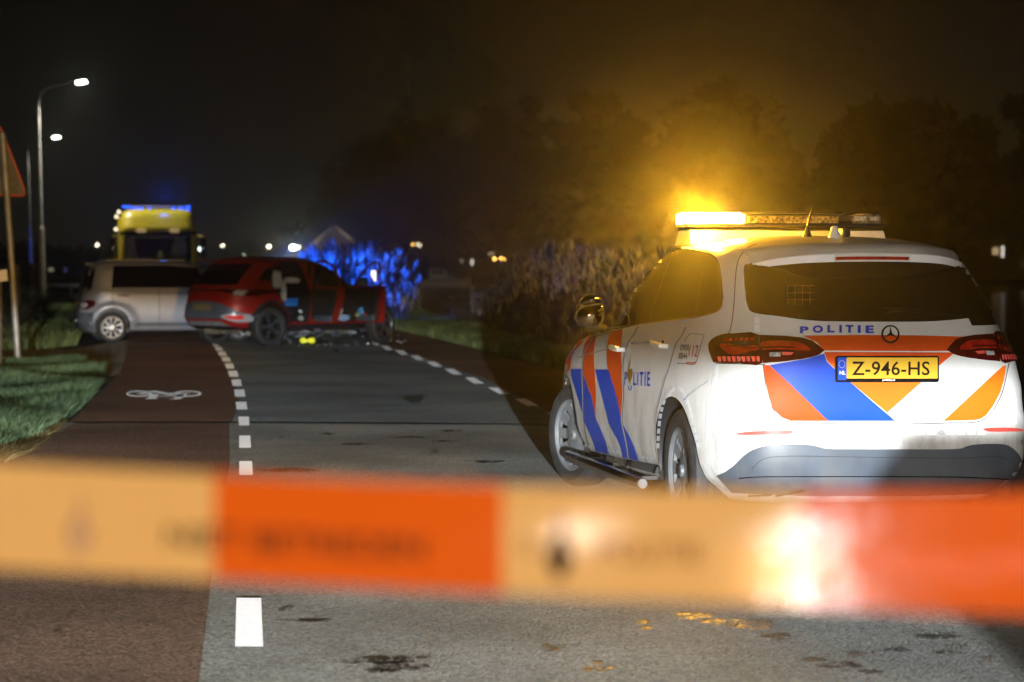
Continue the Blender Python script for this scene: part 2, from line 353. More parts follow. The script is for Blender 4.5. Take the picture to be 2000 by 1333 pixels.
class Car:
    def __init__(s, root, V, Fc):
        s.root = root; s.bvh = BVHTree.FromPolygons(V, Fc)
        bpy.context.view_layer.update(); s.mi = root.matrix_world.inverted()
        s.cam = s.mi @ Vector((0, 0, H))
    def cast_px(s, px, py, off):
        d = ((s.mi @ P(px, py, 10.0)) - s.cam).normalized()
        loc, no, i, dist = s.bvh.ray_cast(s.cam, d)
        if loc is None:
            # follow the ray to where it passes nearest the body
            best = None
            for k in np.linspace(s.cam.length - 3.5, s.cam.length + 3.5, 60):
                q = s.cam + d * float(k); l2, n2, i2, d2 = s.bvh.find_nearest(q)
                if best is None or d2 < best[0]: best = (d2, l2, n2)
            loc, no = best[1], best[2]
        if no.dot(d) > 0: no = -no
        return loc + no * off
    def cast_side(s, a, z, off, sg):
        loc, no, i, dist = s.bvh.ray_cast(Vector((a, sg * 3, z)), Vector((0, -sg, 0)))
        if loc is None: loc, no, i, dist = s.bvh.find_nearest(Vector((a, sg * 0.8, z)))
        if no.y * sg < 0: no = -no
        return loc + no * off
    def cast_end(s, l, z, off, sg):
        loc, no, i, dist = s.bvh.ray_cast(Vector((sg * 9, l, z)), Vector((-sg, 0, 0)))
        if loc is None: loc, no, i, dist = s.bvh.find_nearest(Vector((sg * 1.0, l, z)))
        if no.x * sg < 0: no = -no
        return loc + no * off
    def _emit(s, name, V2, Fc, fn, mat_, parent, mirror, smooth=True):
        V = [fn(x, y) for x, y in V2]; cen = sum(V, Vector()) / len(V)
        o = make(name, V, Fc, mat_, parent or s.root, smooth, None)
        out = [o]
        if mirror:
            o2 = make(name, [(v[0], -v[1], v[2]) for v in V], [tuple(reversed(f)) for f in Fc], mat_, parent or s.root, smooth, None); out.append(o2)
        return out if mirror else o
    def px(s, name, poly, mat_, off=0.003, step=14, mirror=False, parent=None):
        V2, Fc = tess(poly, step); return s._emit(name, V2, Fc, lambda x, y: s.cast_px(x, y, off), mat_, parent, mirror)
    def line(s, name, pts, wd, mat_, off=0.004, mirror=False, parent=None, n=6, sm=True):
        V2, Fc = ribbon2d(smooth_line(pts, n) if sm else pts, wd); return s._emit(name, V2, Fc, lambda x, y: s.cast_px(x, y, off), mat_, parent, mirror)
    def side(s, name, poly, mat_, sg=-1, off=0.003, step=0.08, parent=None):
        V2, Fc = tess(poly, step); return s._emit(name, V2, Fc, lambda x, y: s.cast_side(x, y, off, sg), mat_, parent, False)
    def end(s, name, poly, mat_, sg=-1, off=0.003, step=0.08, parent=None):
        V2, Fc = tess(poly, step); return s._emit(name, V2, Fc, lambda x, y: s.cast_end(x, y, off, sg), mat_, parent, False)
    def text(s, name, txt, quad, mat_, off=0.006, bold=0.0, space=1.0, parent=None):
        V2, Fc = text2d(txt, bold, space)
        def fn(u, v):
            tl, tr, br, bl = quad
            x = (tl[0]*(1-u)+tr[0]*u)*(v) + (bl[0]*(1-u)+br[0]*u)*(1-v); y = (tl[1]*(1-u)+tr[1]*u)*(v) + (bl[1]*(1-u)+br[1]*u)*(1-v)
            return s.cast_px(x, y, off)
        return s._emit(name, V2, Fc, fn, mat_, parent, False, False)

def text2d(txt, bold=0.0, space=1.0, norm=True):
    c = bpy.data.curves.new('t', 'FONT'); c.body = txt; c.offset = bold; c.space_character = space; c.resolution_u = 3
    o = bpy.data.objects.new('t', c); COL.objects.link(o)
    dg = bpy.context.evaluated_depsgraph_get(); dg.update(); me = bpy.data.meshes.new_from_object(o.evaluated_get(dg))
    V = [(v.co.x, v.co.y) for v in me.vertices]; Fc = [list(p.vertices) for p in me.polygons]
    bpy.data.objects.remove(o)
    if not V: return [], []
    xs = [v[0] for v in V]; ys = [v[1] for v in V]; x0, x1, y0, y1 = min(xs), max(xs), min(ys), max(ys)
    if norm: V = [((x - x0) / (x1 - x0), (y - y0) / (y1 - y0)) for x, y in V]
    return V, Fc

def disc_pts(cx, cy, rx, ry=None, n=20):
    ry = ry or rx; return [(cx + rx * math.cos(2*math.pi*i/n), cy + ry * math.sin(2*math.pi*i/n)) for i in range(n)]

# ------------------------------------------------------------------ wheels
def make_wheel(parent, pos, sg, Rr, wd, rim_r, style, steer=0.0, rim_mat=None, nm='wheel'):
    """tyre with a rim; outer face looks along sg * y"""
    mb = MB(); h = wd / 2
    prof = [(rim_r - .012, -h*.75), (rim_r, -h*.88), (rim_r+.02, -h*.97), ((rim_r+Rr)/2, -h), (Rr-.025, -h*.93), (Rr-.006, -h*.78), (Rr, -h*.55), (Rr, -h*.2), (Rr-.007, -h*.19), (Rr-.007, -h*.14), (Rr, -h*.13),
            (Rr, h*.13), (Rr-.007, h*.14), (Rr-.007, h*.19), (Rr, h*.2), (Rr, h*.55), (Rr-.006, h*.78), (Rr-.025, h*.93), ((rim_r+Rr)/2+.012, h*1.0), ((rim_r+Rr)/2, h*.985), ((rim_r+Rr)/2-.012, h*1.0), (rim_r+.02, h*.97), (rim_r, h*.88), (rim_r-.012, h*.75)]
    mb.lathe(prof, 64)
    ty = mb.build(nm, M['rubber'], parent, True, 30)
    ty.location = pos; ty.rotation_euler = (0, 0, (math.pi if sg < 0 else 0) + steer)
    bk = MB(); bk.lathe([(0.0, h*.25), (rim_r, h*.25), (rim_r, -h*.7)], 40); bk.build('wheel_well_disc', M['gloss_black'], ty)
    rm = rim_mat or M['hub']
    hb = MB(); nA = 140; 
    rs = np.concatenate([np.linspace(0.0, .07, 4), np.linspace(.08, rim_r, 22)])
    def yy(r):
        u = r / rim_r; return h * (.80 - .32 * (1 - abs(u - .62) / .62) * (u < .98) - (0.12 if u < .2 else 0.0)) if style != 'flat' else h * (.72)
    def keep(r, an):
        u = r / rim_r
        if style == 'cap':      # ten broad spokes in pairs with narrow slots between
            k = an / (2*math.pi) * 11 % 1.0; wd_ = .10 + .17 * max(0, (u - .40) / .5)
            return not (.40 < u < .90 and abs(k - .5) < .07 + .13 * (u - .40) / .5)
        if style == 'ten':
            k = an / (2*math.pi) * 9 % 1.0; return not (.28 < u < .93 and abs(k - .5) < .31)
        if style == 'five':
            k = an / (2*math.pi) * 5 % 1.0; b = abs(k - .5); return not ((.30 < u < .92 and b < .22 + .1*u) or (.55 < u < .92 and .42 < b < .47))
        return True
    V = []; Fc = []
    for r in rs:
        for j in range(nA):
            an = 2*math.pi*j/nA; V.append((r*math.cos(an), yy(r), r*math.sin(an)))
    n0 = len(V)
    for r in rs:
        for j in range(nA):
            an = 2*math.pi*j/nA; V.append((r*math.cos(an), yy(r) - .018, r*math.sin(an)))
    K = [[keep((rs[i] + rs[i+1]) / 2, 2*math.pi*(j+.5)/nA) for j in range(nA)] for i in range(len(rs)-1)]
    for i in range(len(rs)-1):
        for j in range(nA):
            if not K[i][j]: continue
            j2 = (j+1) % nA; a, b, c, d = i*nA+j, i*nA+j2, (i+1)*nA+j2, (i+1)*nA+j
            Fc.append((a, b, c, d))
            if not K[i][j2]: Fc.append((b, b+n0, c+n0, c))
            if not K[i][(j-1) % nA]: Fc.append((a, d, d+n0, a+n0))
            if i + 1 < len(K) and not K[i+1][j]: Fc.append((d, c, c+n0, d+n0))
            if i > 0 and not K[i-1][j]: Fc.append((b, a, a+n0, b+n0))
    hb.add(V, Fc)
    rim = hb.build('hub_cap' if style == 'cap' else 'rim', rm, ty, True, 30)
    rg = MB(); rg.lathe([(rim_r-.014, h*.76), (rim_r-.004, h*.9), (rim_r+.004, h*.9), (rim_r+.006, h*.8)], 64); rg.build('rim_lip', rm, ty, True)
    cb = MB(); cb.lathe([(0.0, h*.86), (.03, h*.855), (.034, h*.74), (.036, h*.6)], 28); cb.build('centre_cap', rm, ty, True)
    if style == 'cap':
        nb = MB(); nb.lathe([(.040, h*.60), (.044, h*.66), (.048, h*.60)], 28)
        for k in range(3):
            an = math.pi/2 + k*2*math.pi/3
            nb.add([(.004*math.cos(an+1.57), h*.87, .004*math.sin(an+1.57)), (.026*math.cos(an), h*.87, .026*math.sin(an)), (.004*math.cos(an-1.57), h*.87, .004*math.sin(an-1.57)), (0, h*.9, 0)], [(0, 1, 3), (1, 2, 3)])
        nb.build('star_emblem', M['seam'], ty)
    return ty
def arch_cutter(x, z, r, y0, y1):
    mb = MB(); mb.lathe([(0.0001, y0), (r, y0), (r, y1), (0.0001, y1)], 56, 'y', (x, 0, z)); o = mb.build('cutter', M['black']); return o
def cut_arches(body, lst, root):
    cs = []
    for x, z, r, y0, y1 in lst:
        c = arch_cutter(x, z, r, y0, y1); c.matrix_world = root.matrix_world; cs.append(c)
    bpy.context.view_layer.update()
    boolean(body, cs)

# ================================================================== POLICE CAR
YAW = 0.186
pc = empty('police_car', (1.725, 12.75, 0), math.pi / 2 + YAW)
tag(pc, 'white police estate with orange and blue stripes, amber roof light lit, parked on the right', 'police car')
bpy.context.view_layer.update()
PK = [ (.21,-.66,3.40,.78,5,4.2), (.26,-.73,3.48,.83,5,4.2), (.34,-.785,3.55,.880,6,4.3), (.48,-.805,3.60,.906,6.2,4.3), (.60,-.80,3.60,.914,6.2,4.3),
       (.66,-.785,3.59,.914,6,4.3), (.80,-.775,3.52,.908,5.6,4.1), (.92,-.765,3.25,.892,5.2,3.8), (1.0,-.745,2.80,.868,4.5,3.0), (1.06,-.715,2.40,.842,4.3,3.2),
       (1.16,-.655,2.25,.802,4.2,3.6), (1.28,-.570,2.02,.752,4.2,3.8), (1.38,-.485,1.78,.706,4.1,3.8), (1.44,-.415,1.62,.676,3.9,3.6), (1.49,-.33,1.44,.630,3.4,3.2),
       (1.52,-.21,1.22,.545,3.0,3.0), (1.54,-.08,1.12,.44,2.7,2.7), (1.555,.10,1.02,.29,2.4,2.4), (1.562,.35,.85,.12,2.2,2.2), (1.563,.5,.7,.03,2,2)]
V, Fc = body_mesh(PK, 100, 46)
def pcw(x, y, z):
    # waist crease and a slight tumble of the lower doors
    k = math.exp(-((z - .78) / .05) ** 2) * .006 + math.exp(-((z - .40) / .05) ** 2) * .006
    return (x, y + math.copysign(k, y) * min(1, abs(y) / .5), z)
V = warp(V, pcw)
body = make('body', V, Fc, M['white'], pc, True, 38)
C = Car(pc, V, Fc)
body.data.materials.append(M['glass'])
for p_ in body.data.polygons:
    c_ = p_.center
    if c_.y < -.50 and c_.x < -.36 and 1.10 < c_.z < 1.425: p_.material_index = 1
cut_arches(body, [(0, .335, .38, .52, 1.2), (0, .335, .38, -1.2, -.52), (2.729, .33, .372, .45, 1.2), (2.729, .33, .372, -1.2, -.45)], pc)
mb = MB()
for x in (0, 2.729):
    mb.box((x, 0, .33), (.14, 1.1, .14))
mb.box((1.35, 0, .24), (3.2, 1.35, .06)); mb.build('underbody', M['black'], pc)
for s in (1, -1):
    make_wheel(pc, (-.0, s * .785, .326), s, .326, .185, .222, 'cap', 0)
    make_wheel(pc, (2.729, s * .785, .326), s, .326, .195, .222, 'cap', R(15))
def Z2(l): return [(1400 + x / 3.3333, 380 + y / 3.3333) for x, y in l]
def Z4(l): return [(1400 + x / 3.3333, 620 + y / 3.3333) for x, y in l]
def Q(l): return [(1060 + x / 4.1656, 640 + y / 4.1656) for x, y in l]
def T1(l): return [(1040 + x / 4.1667, 380 + y / 4.1667) for x, y in l]
def T5(l): return [(1300 + x / 4.76, 460 + y / 4.76) for x, y in l]
sm = smooth_line
# glass
sidew = sm(T1([(500,1150),(520,1130),(700,1085),(880,1060),(1100,1030),(1280,1015),(1420,990),(1500,965),(1545,925),(1555,860),(1550,760),(1535,650),(1510,550),(1470,495),(1400,475),(1300,456),(1205,452),(1125,470),(1045,512),(950,585),(855,690),(745,838),(640,965),(530,1090)]), 4, True)
w1, w2 = C.px('side_window', sidew, M['glass'], .007, 12, mirror=True)
for pts in ([(1180,440),(1100,620),(1020,850),(965,1040)], [(1400,640),(1365,800),(1335,975)]):
    C.line('window_pillar', T1(pts), 3.0, M['gloss_black'], .0085, parent=w1, mirror=False)
C.line('window_seal', T1([(480,1165),(640,1112),(880,1062),(1100,1035),(1290,1012),(1430,985),(1515,955),(1548,900)]), 2.2, M['chrome'], .009, mirror=True, parent=None)
C.line('window_frame_edge', T1([(580,1010),(735,832),(848,680),(945,572),(1042,500),(1125,460),(1250,442),(1380,458),(1465,495),(1520,560),(1545,680),(1560,860)]), 2.0, M['seam'], .009)
C.line('pillar_strip', T1([(605,1100),(630,1010),(690,830)]), 2.2, M['chrome'], .010)
rearw = sm(Z2([(186,470),(182,530),(190,640),(205,730),(245,775),(400,797),(620,826),(860,833),(1100,834),(1380,832),(1600,815),(1740,795),(1818,772),(1822,740),(1768,640),(1695,530),(1625,445),(1450,400),(1000,385),(500,392),(330,422),(220,455)]), 4, True)
C.px('rear_window', rearw, M['glass'], .007, 12)
# livery, rear
C.px('orange_stripe', Z4([(305,313),(343,313),(480,438),(600,555),(722,676),(480,676),(425,655),(365,600),(338,520),(318,420)]), M['orange'], .004)
C.px('blue_stripe', Z4([(345,313),(600,268),(698,238),(716,290),(765,338),(870,425),(1160,676),(722,676),(600,555)]), M['blue'], .004)
C.px('orange_stripe', Z4([(555,122),(900,118),(1300,120),(1672,131),(1612,150),(1545,221),(1100,224),(700,221),(650,165)]), M['orange'], .004)
C.px('orange_stripe', Z4([(697,228),(1100,228),(1548,231),(1438,322),(1438,424),(1330,424),(1108,622),(870,425),(768,424),(768,335),(720,290)]), M['amberfilm'], .0035)
C.px('orange_stripe', Z4([(697,228),(1100,228),(1548,231),(1460,302),(1440,318),(1300,300),(800,300),(735,300),(716,280)]), M['orange'], .0045)
C.px('amber_stripe', Z4([(1880,318),(1868,400),(1842,490),(1800,570),(1755,635),(1720,660),(1685,670),(1475,676),(1630,530),(1770,400),(1860,318)]), M['amberfilm'], .004)
# tailgate gaps, and one painted edge highlight
C.line('tailgate_gap', Z4([(-2,303),(290,310),(303,320),(320,450),(345,560),(395,640),(450,678),(600,690),(900,697),(1200,697),(1500,690),(1680,685),(1770,640),(1850,500),(1890,330),(1900,300)]), 1.4, M['seam'], .0055)
C.line('tailgate_edge_highlight', Z4([(700,222),(1100,225),(1546,224)]), 1.6, M['seam_lit'], .006, sm=False)  # edge highlight drawn as a bright line
C.line('tailgate_gap', Z2([(80,914),(100,850),(118,700),(125,560),(135,470),(155,410),(200,355),(260,330)]), 1.6, M['seam'], .0055)
C.line('tailgate_gap', Z2([(1815,772),(1870,840),(1940,915)]), 1.4, M['seam'], .0055)
# writing, rear
for i, (a, b, ch) in enumerate([(540,597,'P'),(622,690,'O'),(717,765,'L'),(795,812,'I'),(835,888,'T'),(915,935,'I'),(966,1020,'E')]):
    f = lambda x: 0
    yt = 60 - 6 * math.sin(math.pi * (a - 540) / 480); yb = yt + 50
    yt += 4 * (i == 0); 
    C.text('letter', ch, Z4([(a, yt), (b, yt), (b, yb), (a, yb)]), M['letter_blue'], .007, .05)
# star emblem
ring = [(1400 + (1126) / 3.3333, 620 + 117 / 3.3333)][0]
def ring_px(name, c, r0, r1, m, off, parent=None, n=36):
    V2 = [(c[0] + r * math.cos(2*math.pi*i/n), c[1] + r * math.sin(2*math.pi*i/n)) for r in (r0, r1) for i in range(n)]
    Fc = [(i, (i+1) % n, n + (i+1) % n, n + i) for i in range(n)]
    return C._emit(name, V2, Fc, lambda x, y: C.cast_px(x, y, off), m, parent, False)
ring_px('star_emblem', ring, 14.3, 17.2, M['chrome'], .014)
for k in range(3):
    an = -math.pi/2 + k * 2*math.pi/3; c_, s_ = math.cos(an), math.sin(an)
    C.px('star_arm', [(ring[0] + c_*15, ring[1] + s_*15), (ring[0] - s_*2.6, ring[1] + c_*2.6), (ring[0] - c_*1.5, ring[1] - s_*1.5), (ring[0] + s_*2.6, ring[1] - c_*2.6)], M['chrome'], .016, 8)
ring_px('emblem_edge', ring, 17.0, 18.0, M['seam'], .010)
# number plate with holder, standing proud of the tailgate
def proud(name, poly, m, o0, o1, parent=None, step=40, car=None):
    c = car or C
    V2, Fc = tess(poly, step); n = len(V2)
    top = [c.cast_px(x, y, o1) for x, y in V2]; bot = [c.cast_px(x, y, o0) for x, y in V2]
    E_ = {}
    for f in Fc:
        for i in range(len(f)): 
            e = (f[i], f[(i+1) % len(f)]); E_[e] = 1
    F2 = [tuple(f) for f in Fc]
    for (a, b) in E_:
        if (b, a) not in E_: F2.append((b, a, a + n, b + n))
    return make(name, top + bot, F2, m, parent or c.root, True, 30)
def rrect(x0, y0, x1, y1, r, k=4):
    out = []
    for cx_, cy_, a0 in ((x1-r, y0+r, -90), (x1-r, y1-r, 0), (x0+r, y1-r, 90), (x0+r, y0+r, 180)):
        for i in range(k+1): an = R(a0 + 90*i/k); out.append((cx_ + r*math.cos(an), cy_ + r*math.sin(an)))
    return out
pl = proud('number_plate', Z4(rrect(765,256,1438,424,14)), M['gloss_black'], -.01, .018)
C.px('plate_face', Z4(rrect(836,266,1428,400,6)), M['yellow_plate'], .0205, 30, parent=pl)
C.px('plate_country_band', Z4(rrect(779,266,836,410,5)), M['blue'], .0205, 30, parent=pl)
C.text('plate_letters', 'Z-946-HS', Z4([(872,290),(1376,290),(1376,380),(870,380)]), M['letter_black'], .022, .012, 1.03, parent=pl)
C.text('plate_letters', 'NL', Z4([(790,350),(830,350),(830,375),(790,375)]), M['letter_white'], .022, .03, parent=pl)
for k in range(12):
    an = k * math.pi / 6; C.px('plate_star', Z4(disc_pts(806 + 20*math.cos(an), 308 + 22*math.sin(an), 2.6, n=6)), M['letter_white'], .022, 30, parent=pl)
C.text('plate_letters', 'politie.nl', Z4([(1070,402),(1150,402),(1150,420),(1070,420)]), M['letter_white'], .0215, .03, parent=pl)
# tail lights
tlo = sm(T5([(418,1010),(450,970),(500,942),(560,925),(640,922),(868,933),(900,1193),(700,1196),(485,1190),(450,1160),(428,1110),(414,1060)]), 3, True)
a1, a2 = C.px('tail_light', tlo, M['lamp_dark'], .012, 10, mirror=True)
tli = Z4([(278,121),(450,127),(560,139),(620,158),(665,190),(698,220),(660,248),(610,264),(550,276),(430,292),(304,302),(290,210)])
b1, b2 = C.px('tail_light', tli, M['lamp_dark'], .010, 10, mirror=True)
def both(name, poly, m, off, par, step=10):
    o = C.px(name, poly, m, off, step, mirror=True); o[0].parent = par[0]; o[1].parent = par[1]
both('brake_lamp', sm(T5([(522,1020),(600,1018),(700,1035),(860,1040),(868,1080),(800,1090),(740,1108),(680,1122),(620,1118),(570,1095),(535,1060)]), 3, True), M['lamp_red'], .0145, (a1, a2))
both('brake_lamp_slot', T5([(585,1034),(700,1040),(860,1058),(860,1066),(700,1052),(588,1046)]), M['lamp_dark'], .0165, (a1, a2))
for k in range(9):
    x = 500 + k * 43.5; both('reflector_cell', T5([(x,1136),(x+32,1137),(x+36,1180),(x+10,1179)]), M['lamp_pink'], .0145, (a1, a2))
for k in range(6):
    x = 560 + k * 48; both('reflector_cell', T5([(x,968-k),(x+30,966-k),(x+26,992),(x-6,994)]), M['lamp_red'], .0145, (a1, a2))
both('lamp_strip', sm(Z4([(300,165),(420,160),(520,165),(580,190),(605,215),(590,222),(500,200),(400,195),(300,200)]), 2, True), M['lamp_red'], .0125, (b1, b2))
both('lamp_strip', Z4([(300,210),(420,205),(530,208),(600,224),(530,222),(420,216),(300,222)]), M['lamp_red'], .0135, (b1, b2))
both('reversing_lamp', Z4([(345,238),(420,235),(415,262),(345,263)]), M['lamp_clear'], .0135, (b1, b2))
both('reversing_lamp', Z4([(425,232),(500,236),(480,252),(428,252)]), M['lamp_pink'], .0135, (b1, b2))
C.line('lamp_gap', T5([(872,936),(903,1193)]), 2.4, M['seam'], .015, sm=False)
# bumper: reflectors, black apron, sensors, reflective tape
C.px('bumper_reflector', sm(Z4([(130,760),(190,748),(300,741),(485,739),(462,762),(300,766),(180,767)]), 2, True), M['lamp_pink'], .013, 8, mirror=True)
ap = Z4(sm([(0,1030),(60,1005),(125,955),(180,900),(240,862),(320,838),(420,830),(560,829),(640,838),(720,857),(900,859),(1300,860),(1560,858),(1630,838),(1700,827),(1820,824),(1890,834),(1940,868),(1975,915),(1995,975),(1985,1035),(1950,1070)], 3) + [(1900,1140),(1300,1160),(600,1160),(100,1140)])
C.px('bumper_apron', ap, M['bumper'], .005, 14)
C.line('apron_crease', Z4([(230,985),(300,925),(420,905),(700,905),(1100,912),(1600,915),(1800,905),(1900,930)]), 1.2, M['seam'], .008)
C.line('apron_lower_lip', Z4([(150,1045),(300,1035),(700,1035),(1100,1035),(1600,1038),(1900,1050)]), 2.0, M['gloss_black'], .009)
for a, b in ((215,360),(385,560)):
    C.px('exhaust_trim', Z4([(a,1138),(b,1105 if a > 300 else 1130),(b,1118 if a > 300 else 1142),(a,1150)]), M['chrome'], .02, 14)
for cx_, cy_ in ((198,815),(830,752),(1460,750),(1985,810)):
    ring_px('parking_sensor', Z4([(cx_, cy_)])[0], 2.9, 3.7, M['seam'], .005)
for k in range(13):
    x = 590 + k * 70.5 if k < 12 else 0
    if 780 < x < 870 or k == 12: continue
    C.px('reflective_square', Z4([(x,738),(x+60,738),(x+60,768),(x,768)]), M['retro'], .009, 8)
for k in range(4):
    x = 1490 + k * 66.5; C.px('reflective_square', Z4([(x,736),(x+58,736),(x+56,766),(x,766)]), M['retro'], .009, 8)
for k in range(4):
    y = 535 + k * 42; C.px('reflective_square', Z4([(1915,y),(1940,y),(1943,y+34),(1918,y+34)]), M['retro'], .009, 8)
C.px('reflective_square', Z4([(254,318),(290,318),(290,398),(254,398)]), M['retro'], .009, 8)
for k in range(2):
    C.px('reflective_square', Z4([(248,2+k*52),(282,2+k*52),(284,48+k*52),(250,48+k*52)]), M['retro'], .009, 8)
# reflective dashes down the corner, round the arch and along the sill
arc = sm([(1505,225),(1490,300),(1478,380),(1462,460),(1442,540),(1434,620),(1434,700),(1434,780),(1435,860),(1436,930)], 5)
def Q3(l): return [(1040 + x / 4.1667, 660 + y / 4.1667) for x, y in l]
def dashes(pts, wd, dl, gap, name='reflective_square'):
    acc = 0; seg = []; k = 0
    P_ = [pts[0]]
    for i in range(len(pts) - 1):
        a, b = pts[i], pts[i+1]; L = math.hypot(b[0]-a[0], b[1]-a[1]); n = max(1, int(L / 1.0))
        for j in range(1, n+1): P_.append((a[0]+(b[0]-a[0])*j/n, a[1]+(b[1]-a[1])*j/n))
    i = 0
    while i + dl < len(P_):
        V2, Fc = ribbon2d(P_[i:i+dl+1:max(1, dl//3)], wd); C._emit(name, V2, Fc, lambda x, y: C.cast_px(x, y, .007), M['retro_side'], None, False)
        i += dl + gap
M['retro_side'] = mat('reflective_grey_white', (0.80, 0.81, 0.83), 0.3, coat=0.5)
dashes(Q3(arc), 5.5, 17, 3)
dashes(Q3(sm([(1030,900),(1035,780),(1050,640),(1080,520),(1120,440),(1165,405),(1210,430),(1250,500),(1285,620),(1320,740),(1350,850),(1375,930)], 5)), 6, 11, 2)
dashes(Q3([(430,870),(500,885),(515,890)]), 6, 6, 2); dashes(Q3([(620,908),(735,935)]), 6, 6, 2); dashes(Q3([(866,962),(1015,985)]), 6, 6, 2)
# side livery
C.px('orange_stripe', Q([(375,80),(440,74),(428,130),(421,200),(423,290),(430,380),(438,480),(439,600),(434,705),(418,630),(400,560),(370,470),(340,390),(330,310),(326,220),(340,150)]), M['orange'], .004, 10)
C.px('orange_stripe', Q([(550,35),(655,12),(648,90),(641,180),(644,270),(654,360),(663,450),(664,560),(657,660),(647,752),(628,670),(605,560),(572,450),(540,370),(527,290),(524,200),(533,110)]), M['orange'], .004, 10)
C.px('blue_stripe', Q([(230,338),(328,338),(338,390),(372,478),(402,565),(420,640),(436,735),(480,835),(518,925),(545,1027),(438,1006),(415,930),(385,860),(345,770),(332,705),(300,610),(268,500),(240,400)]), M['blue'], .0045, 10)
C.px('blue_stripe', Q([(432,343),(540,343),(575,452),(608,562),(630,668),(650,760),(672,815),(712,885),(750,970),(782,1080),(655,1057),(640,980),(612,910),(572,840),(540,775),(518,680),(490,570),(455,440)]), M['blue'], .0045, 10)
C.px('orange_stripe', Q([(268,172),(300,100),(345,60),(365,40),(330,120),(262,190),(238,240),(232,300),(228,332),(205,372),(160,396),(150,400),(160,345),(200,270)]), M['orange'], .004, 10)
C.px('blue_stripe', Q([(150,402),(158,396),(150,440),(136,500),(132,500)]), M['blue'], .004, 10)
# headlamp corner
C.px('headlamp', Q([(200,378),(178,390),(158,420),(142,460),(132,510),(150,498),(200,480),(228,462),(222,420),(212,390)]), M['lamp_clear'], .008, 10)
# gaps on the side; the bright lines are highlights painted along them
for pts, m_, w_ in (([(780,-5),(745,60),(700,120),(680,180),(662,260),(655,400),(660,540),(650,700),(650,770),(672,870),(690,960),(703,1062)], 'seam_lit', 1.5),
                ([(1165,0),(1140,60),(1090,130),(1060,220),(1030,330),(990,450),(960,560),(930,680),(922,800),(925,920),(940,1050),(948,1110)], 'seam_lit', 1.5),
                ([(430,80),(360,180),(335,260),(326,340),(330,450),(333,600),(334,720),(345,830),(365,920),(380,990)], 'seam_lit', 1.2),
                ([(1345,440),(1270,490),(1190,550),(1150,590)], 'seam_lit', 1.2),
                ([(1160,120),(1185,80),(1215,55),(1310,62),(1318,75),(1300,130),(1275,220),(1255,285),(1235,303),(1190,300)], 'seam', 1.0),
                ([(290,248),(420,205),(560,170)], 'seam_lit', .9), ([(385,95),(500,60),(720,-5)], 'seam', 1.0)):
    C.line('panel_gap', Q(pts), w_ * (1.35 if m_ == 'seam_lit' else 1), M[m_], .0058)
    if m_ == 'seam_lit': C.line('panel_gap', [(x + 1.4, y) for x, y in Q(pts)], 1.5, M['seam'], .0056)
# black sill and running board
C.px('sill', Q([(300,955),(340,990),(440,1010),(660,1062),(780,1085),(948,1116),(960,1128),(962,1190),(900,1180),(640,1110),(400,1050),(300,1010)]), M['gloss_black'], .006, 12)
mb = MB(); mb.tube([(.40, .965, .225), (.8, .975, .225), (2.28, .965, .225), (2.36, .95, .225)], [.029, .034, .036, .034], 18)
st = mb.build('side_step', M['gloss_black'], pc, True)
mb = MB(); mb.lathe([(0, -.004), (.024, -.004), (.029, .004), (.029, .02)], 24, 'x', (.394, .965, .225)); mb.build('end_cap', M['hub'], st, True)
for x in (.75, 1.4, 2.05):
    mb = MB(); mb.box((x, .88, .225), (.05, .2, .02)); mb.build('bracket', M['black'], st)
mb = MB(); mb.tube([(.50, -.97, .225), (2.36, -.965, .225)], .036, 14); mb.build('side_step', M['gloss_black'], pc, True)
# writing on the side
C.text('letter', 'P', Q([(674,362),(694,362),(692,468),(673,468)]), M['letter_blue'], .006, .02)
C.text('letters', 'LITIE', Q([(748,366),(882,362),(880,480),(745,470)]), M['letter_blue'], .006, .02, 1.35)
C.px('flame_emblem', Q(sm([(728,234),(724,290),(716,330),(722,350),(735,330),(741,370),(735,410),(722,450),(718,470),(712,440),(698,400),(694,370),(706,345),(710,310),(720,270)], 2, True)), M['gold'], .007, 10)
V2 = Q([(718 + r*math.cos(t_)*.9, 490 + r*1.35*math.sin(t_)) for r in (11, 17) for t_ in np.linspace(-.9, math.pi + .9, 18)])
C._emit('flame_ring', V2, [(i, i+1, 19+i, 18+i) for i in range(17)], lambda x, y: C.cast_px(x, y, .006), M['letter_blue'], None, False)
C.text('letters', 'waakzaam en dienstbaar', Q([(722,112),(895,106),(895,132),(722,140)]), M['letter_blue'], .006, .0)
C.text('letters', '0900', Q([(1132,140),(1200,142),(1196,192),(1126,190)]), M['letter_black'], .0062, .0)
C.text('letters', '8844', Q([(1118,208),(1186,210),(1182,262),(1112,258)]), M['letter_black'], .0062, .0)
C.text('letters', '112', Q([(1206,146),(1280,146),(1264,242),(1194,238)]), M['letter_red'], .0064, .01)
C.text('letters', 'geen spoed', Q([(1104,284),(1172,290),(1170,306),(1102,300)]), M['letter_black'], .0062, .01)
C.text('letters', 'spoed', Q([(1176,272),(1252,276),(1248,310),(1172,304)]), M['letter_red'], .0062, .02)
# door handles
def handle(cx, cy, sx_, sy_):
    c = C.cast_px(*Q([(cx, cy)])[0], 0.0); mb = MB()
    mb.tube([c + Vector((.13, -.004, .002)), c + Vector((.11, .028, .004)), c + Vector((0, .040, .002)), c + Vector((-.10, .030, -.004)), c + Vector((-.12, -.004, -.006))], [.010, .015, .018, .015, .011], 12)
    h_ = mb.build('door_handle', M['white'], pc, True)
    mb = MB(); mb.lathe([(0, .012), (.030, .008), (.038, -.002)], 20, 'y', (c.x, c.y - .004, c.z - .012)); mb.build('handle_cup', M['chrome'], h_, True)
handle(625, 168, 1, 1); handle(970, 140, 1, 1)
